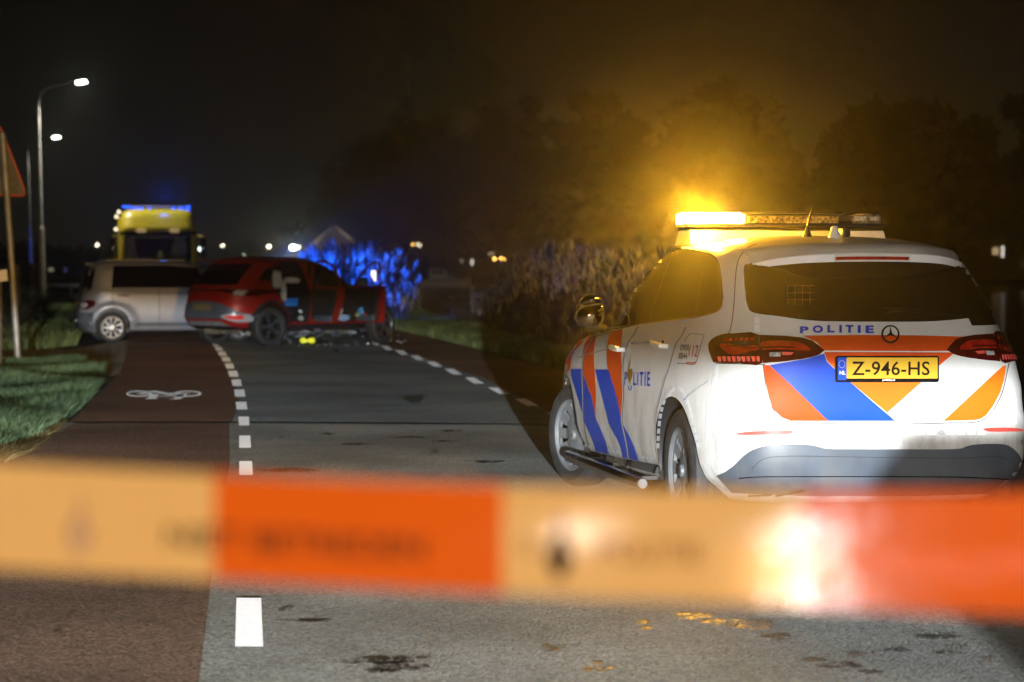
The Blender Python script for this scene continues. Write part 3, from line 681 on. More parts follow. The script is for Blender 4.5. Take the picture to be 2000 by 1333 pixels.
# door mirrors with the examiner mirror above
def pcl(px_, py_, Y):  return pc.matrix_world.inverted() @ P(px_, py_, Y)
for sgn in (1, -1):
    oo = []
    def mk(name, pts, dep, m, inset=0.0, par=None):
        c = [pcl(x, y, 14.45) for x, y in pts]; cen = sum(c, Vector()) / len(c); n = len(c)
        fr = [cen + (p - cen) * (1 - inset) for p in c]
        back = [cen + (p - cen) * .70 + Vector((dep, 0, 0)) for p in c]; mid = [cen + (p - cen) * 1.0 + Vector((dep * .45, 0, 0)) for p in c]
        Vv = fr + mid + back; Fv = [tuple(range(n))] + [(i, (i+1) % n, n + (i+1) % n, n + i) for i in range(n)] + [(n+i, n+(i+1) % n, 2*n + (i+1) % n, 2*n + i) for i in range(n)] + [tuple(reversed(range(2*n, 3*n)))]
        if sgn < 0: Vv = [Vector((v.x, -v.y, v.z)) for v in Vv]; Fv = [tuple(reversed(f)) for f in Fv]
        return make(name, Vv, Fv, m, par or pc, True, 50)
    main = sm(T1([(355,985),(375,940),(420,912),(500,898),(570,898),(585,920),(580,980),(560,1040),(520,1078),(430,1075),(385,1060),(360,1025)]), 3, True)
    top_ = sm(T1([(385,890),(400,850),(440,822),(490,812),(540,822),(565,855),(560,880),(500,892),(410,906)]), 3, True)
    m1 = mk('door_mirror', main, .10, M['seam'])
    g1 = [pcl(x, y, 14.43) for x, y in main]; cen = sum(g1, Vector()) / len(g1)
    def glassp(pts, par, k=.92):
        g = [pcl(x, y, 14.43) for x, y in pts]; cen = sum(g, Vector()) / len(g); n = len(g); rg_ = [[cen + (p - cen) * k * q + Vector((-.016 * (1 - q*q), 0, 0)) for p in g] for q in (1, .8, .6, .4, .2)]
        g = sum(rg_, []) + [cen + Vector((-.016, 0, 0))]
        Fv = [(j*n+i, j*n+(i+1) % n, (j+1)*n+(i+1) % n, (j+1)*n+i) for j in range(4) for i in range(n)] + [(4*n+i, 4*n+(i+1) % n, 5*n) for i in range(n)]
        if sgn < 0: g = [Vector((v.x, -v.y, v.z)) for v in g]; Fv = [tuple(reversed(f)) for f in Fv]
        return make('mirror_glass', g, Fv, M['mirror'], par, True, None)
    glassp(main, m1); m2 = mk('blind_spot_mirror', top_, .06, M['seam']); glassp(top_, m2, .94)
    mb = MB(); mb.tube([(2.02, .80 * sgn, 1.02), (2.0, .93 * sgn, 1.03)], [.03, .025], 10); mb.build('mirror_arm', M['black'], m1, True)
    mb = MB(); mb.tube([(1.93, .99 * sgn, 1.10), (1.93, .99 * sgn, 1.19)], .008, 8); mb.build('mirror_stalk', M['gloss_black'], m2, True)
# rain gutter / roof rail line
C.line('roof_seam', [(1232, 552), (1275, 508), (1318, 484), (1360, 474), (1400, 472), (1440, 478)], 1.6, M['seam'], .005)
# spoiler
def roof_z(a, l):
    h_ = C.bvh.ray_cast(Vector((a, l, 3)), Vector((0, 0, -1))); return h_[0].z if h_[0] is not None else 1.4
SV = []; SF = []; n_l = 41
for i in range(n_l):
    u = -1 + 2 * i / (n_l - 1); l = .565 * u; k = abs(u)
    at = -.565 + .23 * k ** 3.4; zt = 1.462 - .018 * k ** 2 - .034 * k ** 5; lip = .042 - .010 * k ** 4
    a0 = -.12 + .04 * k; z0 = roof_z(a0, l) + .001
    bump = .010 if k < .47 else (.010 * max(0, 1 - (k - .47) / .12))
    SV += [(a0, l, z0), (-.22, l, max(roof_z(-.22, l) + .003, z0 - .014)), (min(-.38, at + .06) if k < .8 else at + .06, l, (zt * .62 + z0 * .38) + .006 + bump * .5), (at + .02, l, zt + .004 + bump), (at, l, zt), (at + .012, l, zt - lip), (at + .10, l, zt - lip + .004), (-.18, l, z0 - .10)]
for i in range(n_l - 1):
    for j in range(8):
        j2 = (j + 1) % 8; SF.append((i*8 + j, i*8 + j2, (i+1)*8 + j2, (i+1)*8 + j))
SF.append(tuple(range(8))); SF.append(tuple(reversed(range((n_l-1)*8, n_l*8))))
sp = make('roof_spoiler', SV, SF, M['white'], pc, True, 40)
bm = bmesh.new(); bm.from_mesh(sp.data); bmesh.ops.recalc_face_normals(bm, faces=bm.faces); bm.to_mesh(sp.data); bm.free()
SC = Car(pc, SV, [f for f in SF])
def lipstrip(name, u0, u1, v0, v1, m, off, cut=0.0, n=20):
    V_ = []; Fv = []
    for i in range(n + 1):
        u = u0 + (u1 - u0) * i / n; l = .565 * u; k = abs(u); at = -.565 + .23 * k ** 3.4; zt = 1.462 - .018 * k ** 2 - .034 * k ** 5; lip = .042 - .010 * k ** 4
        for v in (v0, v1): V_.append((at + .012 * v - off, l, zt - lip * v))
    for i in range(n): Fv.append((2*i, 2*i+1, 2*i+3, 2*i+2))
    return make(name, V_, Fv, m, sp, True, None)
lipstrip('reflective_strip', .97, .36, .12, 1.0, M['retro'], .003)
lipstrip('reflective_strip', -.97, -.36, .12, 1.0, M['retro'], .003)
lipstrip('brake_light', .345, -.345, .38, .78, M['lamp_red'], .003)
# wiper
mb = MB(); wp = [C.cast_px(x, y, .018) for x, y in Z2([(1085,778),(1130,768),(1300,775),(1420,785),(1590,800)])]
mb.tube(wp, [.022, .016, .012, .009, .005], 8); mb.build('rear_wiper', M['gloss_black'], pc, True)
# light bar
LBA = 1.02
lb = MB(); zb = 1.545
lb.prism([(LBA-.17, zb-.03), (LBA+.17, zb-.03), (LBA+.13, zb+.052), (LBA-.13, zb+.052)], -.575, .575, f=lambda a, z, y: (a, y * (1.0 - .25 * (z - zb)), z))
base = lb.build('light_bar', M['white'], pc, False)
mb = MB(); mb.box((LBA, 0, 1.628), (.25, 1.17, .022), bev=.008); mb.build('bar_tray', M['black'], base, True)
mb = MB(); mb.box((LBA, -.03, 1.664), (.235, .56, .056), bev=.01)
LCD = mat('streaked_display', (0.30, 0.24, 0.14), 0.25, coat=0.6, noise=0.9, nscale=60, detail=8, col2=(0.03, 0.025, 0.02))
mb.build('message_display', M['black'], base, True)
mb = MB(); mb.box((LBA-.121, -.035, 1.659), (.006, .53, .038)); mb.build('display_panel', LCD, base)
mb = MB(); mb.box((LBA, -.03, 1.698), (.225, .60, .012), bev=.004); mb.build('bar_cover', M['black'], base, True)
def bar_mod(y0, y1, sg, m, name, k=1.0):
    pts = [(0, 0)]; P_ = []
    # plan outline, rounded outer end
    out = []
    for i in range(9):
        an = math.pi/2 * i/8; out.append((LBA - .118 + .07*(1-math.cos(an)), y1 - sg*.07*(1 - math.sin(an)) ))
    out = [(LBA-.118, y0)] + out + [(LBA+.118 - .05*0, y1)] + [(LBA+.118, y0)]
    b = MB(); n = len(out); zz = [(1.638, .97), (1.645, 1.0), (1.682, .985), (1.693, .93), (1.698, .8)]
    cx_, cy_ = LBA, (y0 + y1) / 2; Vv = []; Fv = []
    for z_, s_ in zz:
        for (a, y) in out: Vv.append((cx_ + (a - cx_) * s_, cy_ + (y - cy_) * (s_ * .5 + .5), z_))
    for i in range(len(zz)-1):
        for j in range(n): j2 = (j+1) % n; Fv.append((i*n+j, i*n+j2, (i+1)*n+j2, (i+1)*n+j))
    Fv.append(tuple(range(n))); Fv.append(tuple(reversed(range((len(zz)-1)*n, len(zz)*n))))
    b.add(Vv, Fv); return b.build(name, m, base, True, 50)
bar_mod(.262, .585, 1, M['amber_on'], 'amber_lamp')
LENS = mat('clear_amber_lens', (0.22, 0.19, 0.14), 0.08, coat=1.0, noise=0.8, nscale=26, detail=5, col2=(0.05, 0.045, 0.04))
bar_mod(-.385, -.585, -1, LENS, 'lamp_lens')
mb = MB(); mb.box((LBA-.124, -.43, 1.668), (.006, .07, .028)); mb.box((LBA-.124, -.515, 1.668), (.006, .055, .022)); mb.build('lamp_reflector', M['lamp_clear'], base)
# aerials
az_ = roof_z(.10, .12)
mb = MB(); mb.lathe([(.026, -.004), (.018, .022), (.006, .055), (.003, .056)], 16, 'z', (.10, .135, az_)); mb.tube([(.10, .135, az_ + .05), (.085, .128, az_ + .11), (.06, .118, az_ + .165)], [.005, .004, .0025], 8)
mb.build('roof_aerial', M['black'], pc, True)
mb = MB(); mb.lathe([(.036, -.006), (.034, .012), (.022, .030), (.020, .052), (.012, .060), (0, .061)], 20, 'z', (.02, .01, roof_z(.02, .01)))
mb.build('camera_pod', M['white'], pc, True)
mb = MB(); mb.box((.06, -.055, roof_z(.06, -.055) + .022), (.09, .05, .05), bev=.012); mb.build('aerial_fin', M['black'], pc, True)
# grid seen through the rear glass
GR = mat('cargo_grid', (0.20, 0.12, 0.04), 0.5)
for i in range(4):
    C.line('cargo_grid_bar', Z2([(462 + i*48, 603), (462 + i*48 - 2, 728)]), 1.0, GR, .013, sm=False)
for i in range(3):
    C.line('cargo_grid_bar', Z2([(460, 604 + i*45), (632, 604 + i*45)]), 1.0, GR, .013, sm=False)

# ================================================================== GROUND
def sheet(name, px_pts, m, z, step=None, kind='structure'):
    poly = [tuple(G(x, y)[:2]) for x, y in px_pts]
    return world_sheet(name, poly, m, z, kind)
def world_sheet(name, poly, m, z, kind='structure'):
    tr = tessellate_polygon([[Vector((x, y, 0)) for x, y in poly]])
    V_ = [(x, y, z) for x, y in poly]
    Fv = []
    for a, b, c in tr:
        n = (Vector(V_[b]) - Vector(V_[a])).cross(Vector(V_[c]) - Vector(V_[a])); Fv.append((a, b, c) if n.z > 0 else (a, c, b))
    o = make(name, V_, Fv, m); tag(o, kind=kind); return o
M['soil'] = mat('dark_turf', (0.030, 0.042, 0.014), 0.95, noise=0.5, nscale=3, bump=1.0, bscale=30, bdist=.06)
M['asph_near'] = asphalt('asphalt_worn', (0.21, 0.215, 0.195), (0.38, 0.385, 0.35), (0.035, 0.036, 0.032))
M['asph_far'] = asphalt('asphalt_newer', (0.17, 0.195, 0.20), (0.33, 0.37, 0.375), (0.04, 0.045, 0.05), stains=False)
M['red_near'] = asphalt('red_asphalt_worn', (0.10, 0.062, 0.042), (0.27, 0.17, 0.12), (0.03, 0.02, 0.015))
M['red_far'] = asphalt('red_asphalt', (0.16, 0.085, 0.052), (0.26, 0.145, 0.095), (0.05, 0.03, 0.02), stains=False)
M['paint'] = mat('road_paint', (0.85, 0.87, 0.90), 0.5, noise=0.12, nscale=14, bump=0.6, bscale=90, bdist=.004); M['paint'].node_tree.nodes['Principled BSDF'].inputs['Diffuse Roughness'].default_value = 1.0; M['paint'].node_tree.nodes['Principled BSDF'].inputs['Sheen Weight'].default_value = 1.0
# canal outline: the near bank runs behind the reeds, the far bank lies beyond the boat
bank = [G(700, 600), G(800, 616), G(900, 640), G(1010, 672), G(1120, 705), G(1300, 760), G(1700, 880)]
bankp = [(p.x, p.y) for p in bank]
def bank_x(y):
    pts = sorted([(p[1], p[0]) for p in bankp]); ys = [p[0] for p in pts]; xs = [p[1] for p in pts]
    if y < ys[0]: return xs[0] + (ys[0] - y) * .05
    return float(np.interp(y, ys, xs)) if y <= ys[-1] else xs[-1] - (y - ys[-1]) * .085
FARBANK = 318.0
xs = np.unique(np.concatenate([np.linspace(-900, -60, 22), np.linspace(-60, -12, 13), np.linspace(-12, 14, 53), np.linspace(14, 60, 24), np.linspace(60, 900, 22)]))
ys = np.unique(np.concatenate([np.linspace(-60, 0, 7), np.linspace(0, 70, 71), np.linspace(70, 340, 109), np.linspace(340, 2500, 30)]))
V_ = []; 
for y in ys:
    for x in xs:
        b = bank_x(y); d = x - b
        if y > 60: d = min(d, (x + 26 + (y - 60) * .12) if False else d)
        z = -.02
        if d > 0: z = -.02 - 1.9 * min(1, d / 2.2)
        if y > FARBANK - 6: z = -.02 - 1.9 * max(0, min(1, (FARBANK - y) / 6)) if d > 0 else -.02
        V_.append((x, y, z))
nx = len(xs); Fv = [(j*nx+i, j*nx+i+1, (j+1)*nx+i+1, (j+1)*nx+i) for j in range(len(ys)-1) for i in range(nx-1)]
tag(make('ground', V_, Fv, M['soil'], None, True, None), kind='structure')
M['water'] = mat('canal_water', (0.006, 0.008, 0.007), 0.16, spec=0.6, bump=0.15, bscale=1.2, bdist=.05)
o = make('water', [(-800, 20, -1.1), (900, 5, -1.1), (900, 330, -1.1), (-800, 330, -1.1)], [(0, 1, 2, 3)], M['water']); tag(o, kind='structure')

SEAM = 826
# asphalt sheets traced on the ground
road_near = [(-300,1500),(-300,SEAM+4),(112,SEAM),(470,SEAM),(1090,832),(1700,905),(2300,905),(2900,1500)]
lane_l_near = [(-700,1700),(-500,905),(40,880),(110,842),(150,SEAM+1),(448,SEAM+1),(449,905),(412,1140),(388,1333),(330,1700)]
road_far = [(445,SEAM+1),(462,800),(470,790),(452,745),(430,705),(405,664),(370,640),(300,610),(330,600),(520,602),(640,620),(722,662),(830,700),(940,737),(1090,805),(1200,870),(1090,834)]
lane_l_far = [(132,SEAM),(170,792),(205,757),(236,725),(246,690),(250,664),(240,640),(180,612),(150,600),(300,600),(380,632),(420,662),(440,700),(458,740),(468,790),(452,SEAM),(448,SEAM)]
lane_r = [(722,664),(700,650),(680,632),(735,634),(775,646),(880,670),(960,690),(1095,723),(1300,786),(1500,850),(1800,940),(2400,1130),(1700,1130),(1300,912),(1200,872),(1060,798),(940,737),(830,700)]
sheet('road', road_near, M['asph_near'], .000); sheet('road', road_far, M['asph_far'], .001)
sheet('cycle_lane', lane_l_near, M['red_near'], .0018); sheet('cycle_lane', lane_l_far, M['red_far'], .0022)
sheet('cycle_lane', lane_r, M['red_far'], .0022)
sheet('road', [(120,SEAM-1.5),(470,SEAM-1.5),(1090,SEAM+3),(1090,SEAM+5),(470,SEAM+1),(120,SEAM+1)], M['seam'], .0032)
# driveway with brick paving
M['bricks'] = bpy.data.materials.new('brick_paving'); M['bricks'].use_nodes = True; T = M['bricks'].node_tree
co = T.nodes.new('ShaderNodeTexCoord'); br = T.nodes.new('ShaderNodeTexBrick'); T.links.new(co.outputs['Object'], br.inputs['Vector'])
br.inputs['Scale'].default_value = 1.0; br.inputs['Brick Width'].default_value = .42; br.inputs['Row Height'].default_value = .42; br.inputs['Mortar Size'].default_value = .022
br.inputs['Color1'].default_value = (.26, .25, .22, 1); br.inputs['Color2'].default_value = (.17, .16, .14, 1); br.inputs['Mortar'].default_value = (.025, .025, .02, 1)
b = T.nodes['Principled BSDF']; T.links.new(br.outputs['Color'], b.inputs['Base Color']); b.inputs['Roughness'].default_value = .8; b.inputs['Diffuse Roughness'].default_value = 1.0
bp = T.nodes.new('ShaderNodeBump'); bp.inputs['Distance'].default_value = .02; n1 = T.nodes.new('ShaderNodeTexNoise'); n1.inputs['Scale'].default_value = 25
T.links.new(co.outputs['Object'], n1.inputs['Vector']); T.links.new(mth(T, 'ADD', mth(T, 'MULTIPLY', br.outputs['Fac'], -1.0), n1.outputs['Fac']), bp.inputs['Height']); T.links.new(bp.outputs[0], b.inputs['Normal'])
sheet('driveway', [(-400,700),(0,685),(130,683),(200,672),(252,664),(247,690),(236,728),(214,738),(190,722),(150,705),(0,708),(-400,730)], M['bricks'], .001)
# painted dashes
def dash_quads(L, m='paint', z=.0042):
    for q in L:
        V_ = []; 
        poly = [tuple(G(x, y)[:2]) for x, y in q]
        world_sheet('road_marking', poly, M[m], z)
dl = [[(462,1170),(510,1170),(514,1265),(459,1265)], [(467.5,902),(492,902),(494,930),(467,930)], [(467,852),(489,852),(490.5,876),(467,876)], [(465.5,815),(486,815),(487,832),(467,832)],
      [(460.5,786),(481,786),(483,801),(462,801)], [(457,762),(477,762),(479,776),(459,776)], [(451.5,742),(470,742),(472.5,755),(454,755)],
      [(445,725),(463,725),(466,737),(448,737)], [(439,711),(455,711),(458,721),(442,721)], [(432,698),(447.5,698),(451,707),(435,707)], [(425,687.5),(439.5,687.5),(443,696),(428,696)],
      [(419,678.5),(432,678.5),(435.5,686),(422,686)], [(414,671),(425,671),(428,677),(416.5,677)], [(411,665),(420,665),(423,669.5),(413,669.5)],
      [(467,968),(494,968),(496,1005),(465,1005)], [(464,1055),(500,1055),(503,1105),(463,1105)], [(455,1345),(520,1345),(526,1480),(450,1480)]]
dash_quads(dl)
zd = lambda l: [(600 + x / 3.3333, 640 + y / 3.3333) for x, y in l]
dr = [zd(q) for q in ([(418,98),(450,98),(474,117),(440,117)], [(480,121),(525,121),(562,149),(515,149)], [(570,150),(622,150),(664,179),(610,179)], [(668,184),(722,184),(766,214),(712,214)],
      [(776,225),(832,225),(884,257),(826,257)], [(892,271),(950,271),(1010,309),(948,309)], [(1024,327),(1088,327),(1153,368),(1088,368)], [(1178,394),(1242,394),(1318,436),(1254,436)], [(1346,466),(1422,466),(1508,513),(1432,513)], [(1560,556),(1640,556),(1740,612),(1650,612)])]
dash_quads(dr)
# bicycle symbol, painted flat on the lane (lies on its side as seen from here)
zb_ = lambda x, y: G(0 + x / 2.857, 600 + y / 2.857)
bs = MB()
def flat_ring(cx, cy, rx, ry, wx, wy, n=32):
    V_ = []
    for k in (1, 0):
        for i in range(n):
            an = 2*math.pi*i/n; p = zb_(cx + (rx - wx*(1-k))*math.cos(an), cy + (ry - wy*(1-k))*math.sin(an)); V_.append((p.x, p.y, .0042))
    bs.add(V_, [(i, (i+1) % n, n+(i+1) % n, n+i) for i in range(n)])
def flat_line(a, b, wx, wy):
    A, B = zb_(*a), zb_(*b); d = (B - A).normalized(); n = Vector((-d.y, d.x, 0)) * .045
    bs.add([(p.x, p.y, .0048) for p in (A + n, A - n, B - n, B + n)], [(0, 1, 2, 3)])
flat_ring(775, 486, 72, 17, 14, 6); flat_ring(1045, 486, 78, 17, 14, 6)
for a, b in (((775,486),(850,477)), ((775,489),(865,489)), ((850,470),(960,494)), ((865,489),(845,513)), ((812,514),(880,514)), ((965,482),(1045,486)), ((850,500),(990,500)), ((990,500),(1040,482)), ((1015,492),(985,517)), ((945,517),(1000,517)), ((965,482),(1005,504))):
    flat_line(a, b, 10, 5)
o = make('bicycle_marking', bs.V, bs.F, M['paint']); tag(o, kind='structure')

# ================================================================== GRASS
def blades(name, poly_px, n, h, wd, m, seed, lean=.5, world=None, edge=None):
    r = np.random.default_rng(seed)
    poly = world or [tuple(G(x, y)[:2]) for x, y in poly_px]
    tris = tessellate_polygon([[Vector((x, y, 0)) for x, y in poly]]); A = []
    for t_ in tris:
        p = [np.array(poly[i]) for i in t_]; A.append(abs(np.cross(p[1]-p[0], p[2]-p[0])) / 2)
    A = np.array(A); k = r.choice(len(tris), n, p=A / A.sum()); PP = np.array([[poly[i] for i in t_] for t_ in tris])[k]
    a = r.random(n); b = r.random(n); s = a + b > 1; a[s] = 1 - a[s]; b[s] = 1 - b[s]
    base = PP[:, 0] + a[:, None]*(PP[:, 1]-PP[:, 0]) + b[:, None]*(PP[:, 2]-PP[:, 0])
    cl = .6 + .8 * (np.sin(base[:, 0]*2.3 + 1.3*np.sin(base[:, 1]*.9)) * np.cos(base[:, 1]*1.1 + seed) * .5 + .5)
    hh = h * cl * r.uniform(.45, 1.25, n); an = r.uniform(0, 2*np.pi, n); ln = r.normal(0, lean, (n, 2)) * hh[:, None] + np.array([.25, -.05]) * hh[:, None]
    dx_ = np.cos(an) * wd * r.uniform(.6, 1.4, n) / 2; dy_ = np.sin(an) * wd / 2
    z0 = np.zeros(n) - .02
    v = np.zeros((n, 5, 3)); v[:, 0] = np.stack([base[:, 0]-dx_, base[:, 1]-dy_, z0], 1); v[:, 1] = np.stack([base[:, 0]+dx_, base[:, 1]+dy_, z0], 1)
    m1 = base + ln * .35; v[:, 2] = np.stack([m1[:, 0]+dx_*.8, m1[:, 1]+dy_*.8, hh*.6], 1); v[:, 3] = np.stack([m1[:, 0]-dx_*.8, m1[:, 1]-dy_*.8, hh*.6], 1)
    tp = base + ln; v[:, 4] = np.stack([tp[:, 0], tp[:, 1], hh], 1)
    return np_mesh(name, v.reshape(-1, 3), n, m)
def np_mesh(name, co_, n, m, parent=None, kind='stuff'):
    me = bpy.data.meshes.new(name); me.vertices.add(n*5); me.vertices.foreach_set('co', co_.astype(np.float32).ravel())
    i0 = np.arange(n)[:, None] * 5; L = np.concatenate([i0 + np.array([0, 1, 2, 3]), i0 + np.array([3, 2, 4])], 1).astype(np.int32)
    me.loops.add(n*7); me.loops.foreach_set('vertex_index', L.ravel()); me.polygons.add(n*2)
    st_ = (np.arange(n)[:, None]*7 + np.array([0, 4])).astype(np.int32).ravel(); me.polygons.foreach_set('loop_start', st_)
    me.materials.append(m); me.update(calc_edges=True); me.validate()
    o = bpy.data.objects.new(name, me); COL.objects.link(o)
    if parent: o.parent = parent
    elif kind: tag(o, kind=kind)
    return o
def leafmat(name, c1, c2, scale=.8, tr=.35):
    m = mat(name, c1, .65, noise=.1, nscale=scale, col2=c2); T = m.node_tree; b = T.nodes['Principled BSDF']
    g = T.nodes.new('ShaderNodeNewGeometry'); hs = T.nodes.new('ShaderNodeHueSaturation')
    src = b.inputs['Base Color'].links[0].from_socket; T.links.new(src, hs.inputs['Color'])
    T.links.new(mrange(T, g.outputs['Random Per Island'], 0, 1, .45, 1.5), hs.inputs['Value']); T.links.new(hs.outputs[0], b.inputs['Base Color'])
    td = T.nodes.new('ShaderNodeBsdfTranslucent'); T.links.new(hs.outputs[0], td.inputs[0]); mx = T.nodes.new('ShaderNodeMixShader'); mx.inputs[0].default_value = tr
    T.links.new(b.outputs[0], mx.inputs[1]); T.links.new(td.outputs[0], mx.inputs[2]); T.links.new(mx.outputs[0], T.nodes['Material Output'].inputs[0])
    return m
M['grass'] = leafmat('grass_blades', (0.27, 0.41, 0.20), (0.14, 0.23, 0.12))
M['grass_far'] = leafmat('verge_grass', (0.24, 0.31, 0.11), (0.13, 0.18, 0.065))
g1 = blades('grass', [(-120,935),(0,888),(70,862),(130,820),(182,772),(200,745),(190,728),(150,712),(0,708),(-200,712),(-200,900)], 110000, .13, .007, M['grass'], 3)
g2 = blades('grass', [(0,688),(60,684),(150,674),(165,640),(160,604),(0,606),(-160,620),(-160,690)], 45000, .20, .014, M['grass_far'], 4)
g3 = blades('grass', [(680,628),(735,630),(775,643),(880,667),(960,687),(1095,720),(1300,783),(1500,847),(1560,850),(1300,752),(1150,706),(1040,678),(930,646),(830,622),(760,606),(690,598)], 160000, .16, .014, M['grass_far'], 5)
# pale blades lying at the edge of the grass
g4 = blades('grass', [(-60,905),(60,868),(125,826),(118,832),(60,882),(-40,925)], 2600, .07, .008, leafmat('dry_grass', (0.30, 0.24, 0.10), (0.2, 0.15, 0.06)), 9, lean=1.2)

# ================================================================== SILVER CAR
M['silver'] = mat('silver_paint', (0.29, 0.29, 0.32), 0.36, metal=0.2, coat=0.7, noise=0.08, nscale=2)
M['red'] = mat('dark_red_paint', (0.30, 0.014, 0.010), 0.38, metal=0.15, coat=0.35, noise=0.15, nscale=2)
M['alloy'] = mat('alloy_rim', (0.62, 0.64, 0.67), 0.25, metal=0.5)
M['alloy_dark'] = mat('two_tone_rim', (0.085, 0.09, 0.10), 0.35, metal=0.4, noise=0.5, nscale=14)
M['interior'] = mat('dark_upholstery', (0.014, 0.014, 0.016), 0.85, noise=0.4, nscale=6)
PHI = R(74)
sf = Vector((math.sin(PHI), math.cos(PHI), 0)); sr = Vector((math.cos(PHI), -math.sin(PHI), 0))
wc = G(218, 669.5); k_ = .905
sc_ = empty('silver_car', wc - sr * .70 * k_, math.pi/2 - PHI, k_)
tag(sc_, 'silver boxy hatchback standing across the cycle lane behind the red car', 'car')
bpy.context.view_layer.update()
SK = [(.20,-.50,3.05,.74,6,4), (.28,-.60,3.12,.80,6,4), (.45,-.66,3.16,.835,6,4), (.62,-.65,3.16,.845,6,4), (.80,-.61,3.12,.842,6,4), (.95,-.58,2.95,.835,6,4), (1.02,-.56,2.45,.825,6,4.5), (1.08,-.545,2.25,.81,6,5),
      (1.3,-.50,2.05,.775,6,5), (1.48,-.455,1.86,.74,6,5), (1.56,-.40,1.74,.70,5.5,4.5), (1.605,-.30,1.60,.62,4.5,4), (1.63,-.10,1.40,.45,3.5,3), (1.64,.2,1.1,.2,2.5,2.5), (1.641,.5,.9,.03,2,2)]
V, Fc = body_mesh(SK, 60, 30)
def scw(x, y, z):   # flared arches
    f = 0
    for cx_ in (0, 2.54):
        d = math.hypot(x - cx_, (z - .31) * 1.0); f += .035 * math.exp(-((d - .42) / .06) ** 2)
    return (x, y + math.copysign(f, y) * min(1, abs(y) / .6), z)
V = warp(V, scw); b_ = make('body', V, Fc, M['silver'], sc_, True, 38); CS = Car(sc_, V, Fc)
cut_arches(b_, [(0, .32, .355, -1.2, -.48), (0, .32, .355, .48, 1.2), (2.54, .32, .355, -1.2, -.48), (2.54, .32, .355, .48, 1.2)], sc_)
mb = MB(); mb.box((1.27, 0, .25), (2.9, 1.3, .1)); mb.box((0, 0, .31), (.12, 1.2, .12)); mb.build('underbody', M['black'], sc_)
for s in (1, -1):
    for x in (0, 2.54): make_wheel(sc_, (x, s * .725, .305), s, .305, .19, .205, 'ten', 0, M['alloy'])
for sg in (-1, 1):
    CS.side('side_window', [(-.13+.12, 1.10), (1.95, 1.10), (1.72, 1.50), (1.1, 1.545), (.03, 1.535)], M['glass'], sg, .006)
    CS.side('door_gap', [(.0, .45), (.012, .45), (.012, 1.09), (.0, 1.09)], M['seam'], sg, .004)
    CS.side('door_gap', [(.93, .35), (.942, .35), (.942, 1.10), (.93, 1.10)], M['seam'], sg, .004)
    CS.side('door_handle', [(.10, .925), (.34, .925), (.34, .95), (.25, .965), (.18, .965), (.10, .95)], M['black'], sg, .014)
    CS.side('side_crease', [(-.35, .985), (1.0, .97), (2.0, .97), (2.0, .978), (1.0, .982), (-.35, .995)], M['seam'], sg, .005)
    CS.side('sill_moulding', [(.42, .335), (2.1, .335), (2.1, .40), (.50, .40)], M['bumper'], sg, .012)
    CS.side('sill', [(.36, .20), (2.2, .20), (2.2, .25), (.34, .25)], M['black'], sg, .012)
    CS.side('tail_light', [(-.62, .68), (-.50, .66), (-.34, .74), (-.32, .84), (-.46, .86), (-.60, .82)], M['lamp_dark'], sg, .012, .04)
    CS.side('tail_light_lens', [(-.60, .70), (-.52, .69), (-.46, .76), (-.50, .81), (-.60, .79)], M['lamp_clear'], sg, .018, .04)
    CS.side('bumper', [(-.66, .24), (-.40, .22), (-.36, .34), (-.40, .52), (-.52, .60), (-.68, .60)], M['bumper'], sg, .006, .05)
for sg in (-1, 1): CS.side('rear_window_wrap', [(-.62, 1.04), (-.40, 1.06), (-.31, 1.50), (-.50, 1.50)], M['glass'], sg, .007)
CS.end('rear_window', [(-.60, 1.10), (.60, 1.10), (.55, 1.50), (-.55, 1.50)], M['glass'], -1, .006)
CS.end('tail_panel', [(-.80, .26), (.80, .26), (.80, .60), (-.80, .60)], M['bumper'], -1, .006)
CS.end('number_plate', [(-.26, .70), (.26, .70), (.26, .81), (-.26, .81)], M['yellow_plate'], -1, .014)
mb = MB(); mb.box((-.70, .1, .43), (.05, 1.2, .10), bev=.02); mb.build('tow_guard', M['chrome'], sc_, True)
mb = MB(); mb.tube([(-.1, -.56, 1.655), (1.5, -.54, 1.65)], .014, 8); mb.build('roof_rail', M['alloy'], sc_, True)
mb = MB(); mb.tube([(-.1, .56, 1.655), (1.5, .54, 1.65)], .014, 8); mb.build('roof_rail', M['alloy'], sc_, True)
mb = MB(); mb.box((-.42, 0, 1.58), (.16, 1.1, .035), bev=.012); mb.build('roof_spoiler', M['silver'], sc_, True)
mb = MB(); mb.box((1.95, -.93, 1.08), (.10, .18, .14), bev=.03); mb.build('door_mirror', M['black'], sc_, True)

# ================================================================== RED CAR
PHR = R(46); rf = Vector((math.sin(PHR), math.cos(PHR), 0)); rr = Vector((math.cos(PHR), -math.sin(PHR), 0)); k_ = .95
rc = empty('red_car', G(524, 677) - rr * .80 * k_, math.pi/2 - PHR, k_)
tag(rc, 'dark red SUV with both right-hand doors open and a crushed front', 'car')
bpy.context.view_layer.update()
RK = [(.30,-.62,2.95,.80,5,4), (.36,-.78,3.05,.87,5,4), (.48,-.86,3.10,.905,5,4), (.62,-.90,3.10,.925,4.6,4), (.72,-.88,3.10,.928,4.6,4), (.88,-.86,3.08,.922,4.3,4), (1.0,-.84,3.00,.905,4.2,3.8), (1.08,-.80,2.75,.875,4.2,3.8), (1.13,-.76,2.20,.85,4,3.8),
      (1.28,-.62,1.98,.79,4,3.8), (1.42,-.48,1.74,.725,4,3.8), (1.52,-.38,1.54,.67,3.8,3.5), (1.58,-.30,1.38,.60,3.3,3.2), (1.62,-.14,1.2,.46,2.8,2.8), (1.64,.1,1.0,.26,2.4,2.4), (1.645,.4,.8,.04,2,2)]
V, Fc = body_mesh(RK, 70, 36)
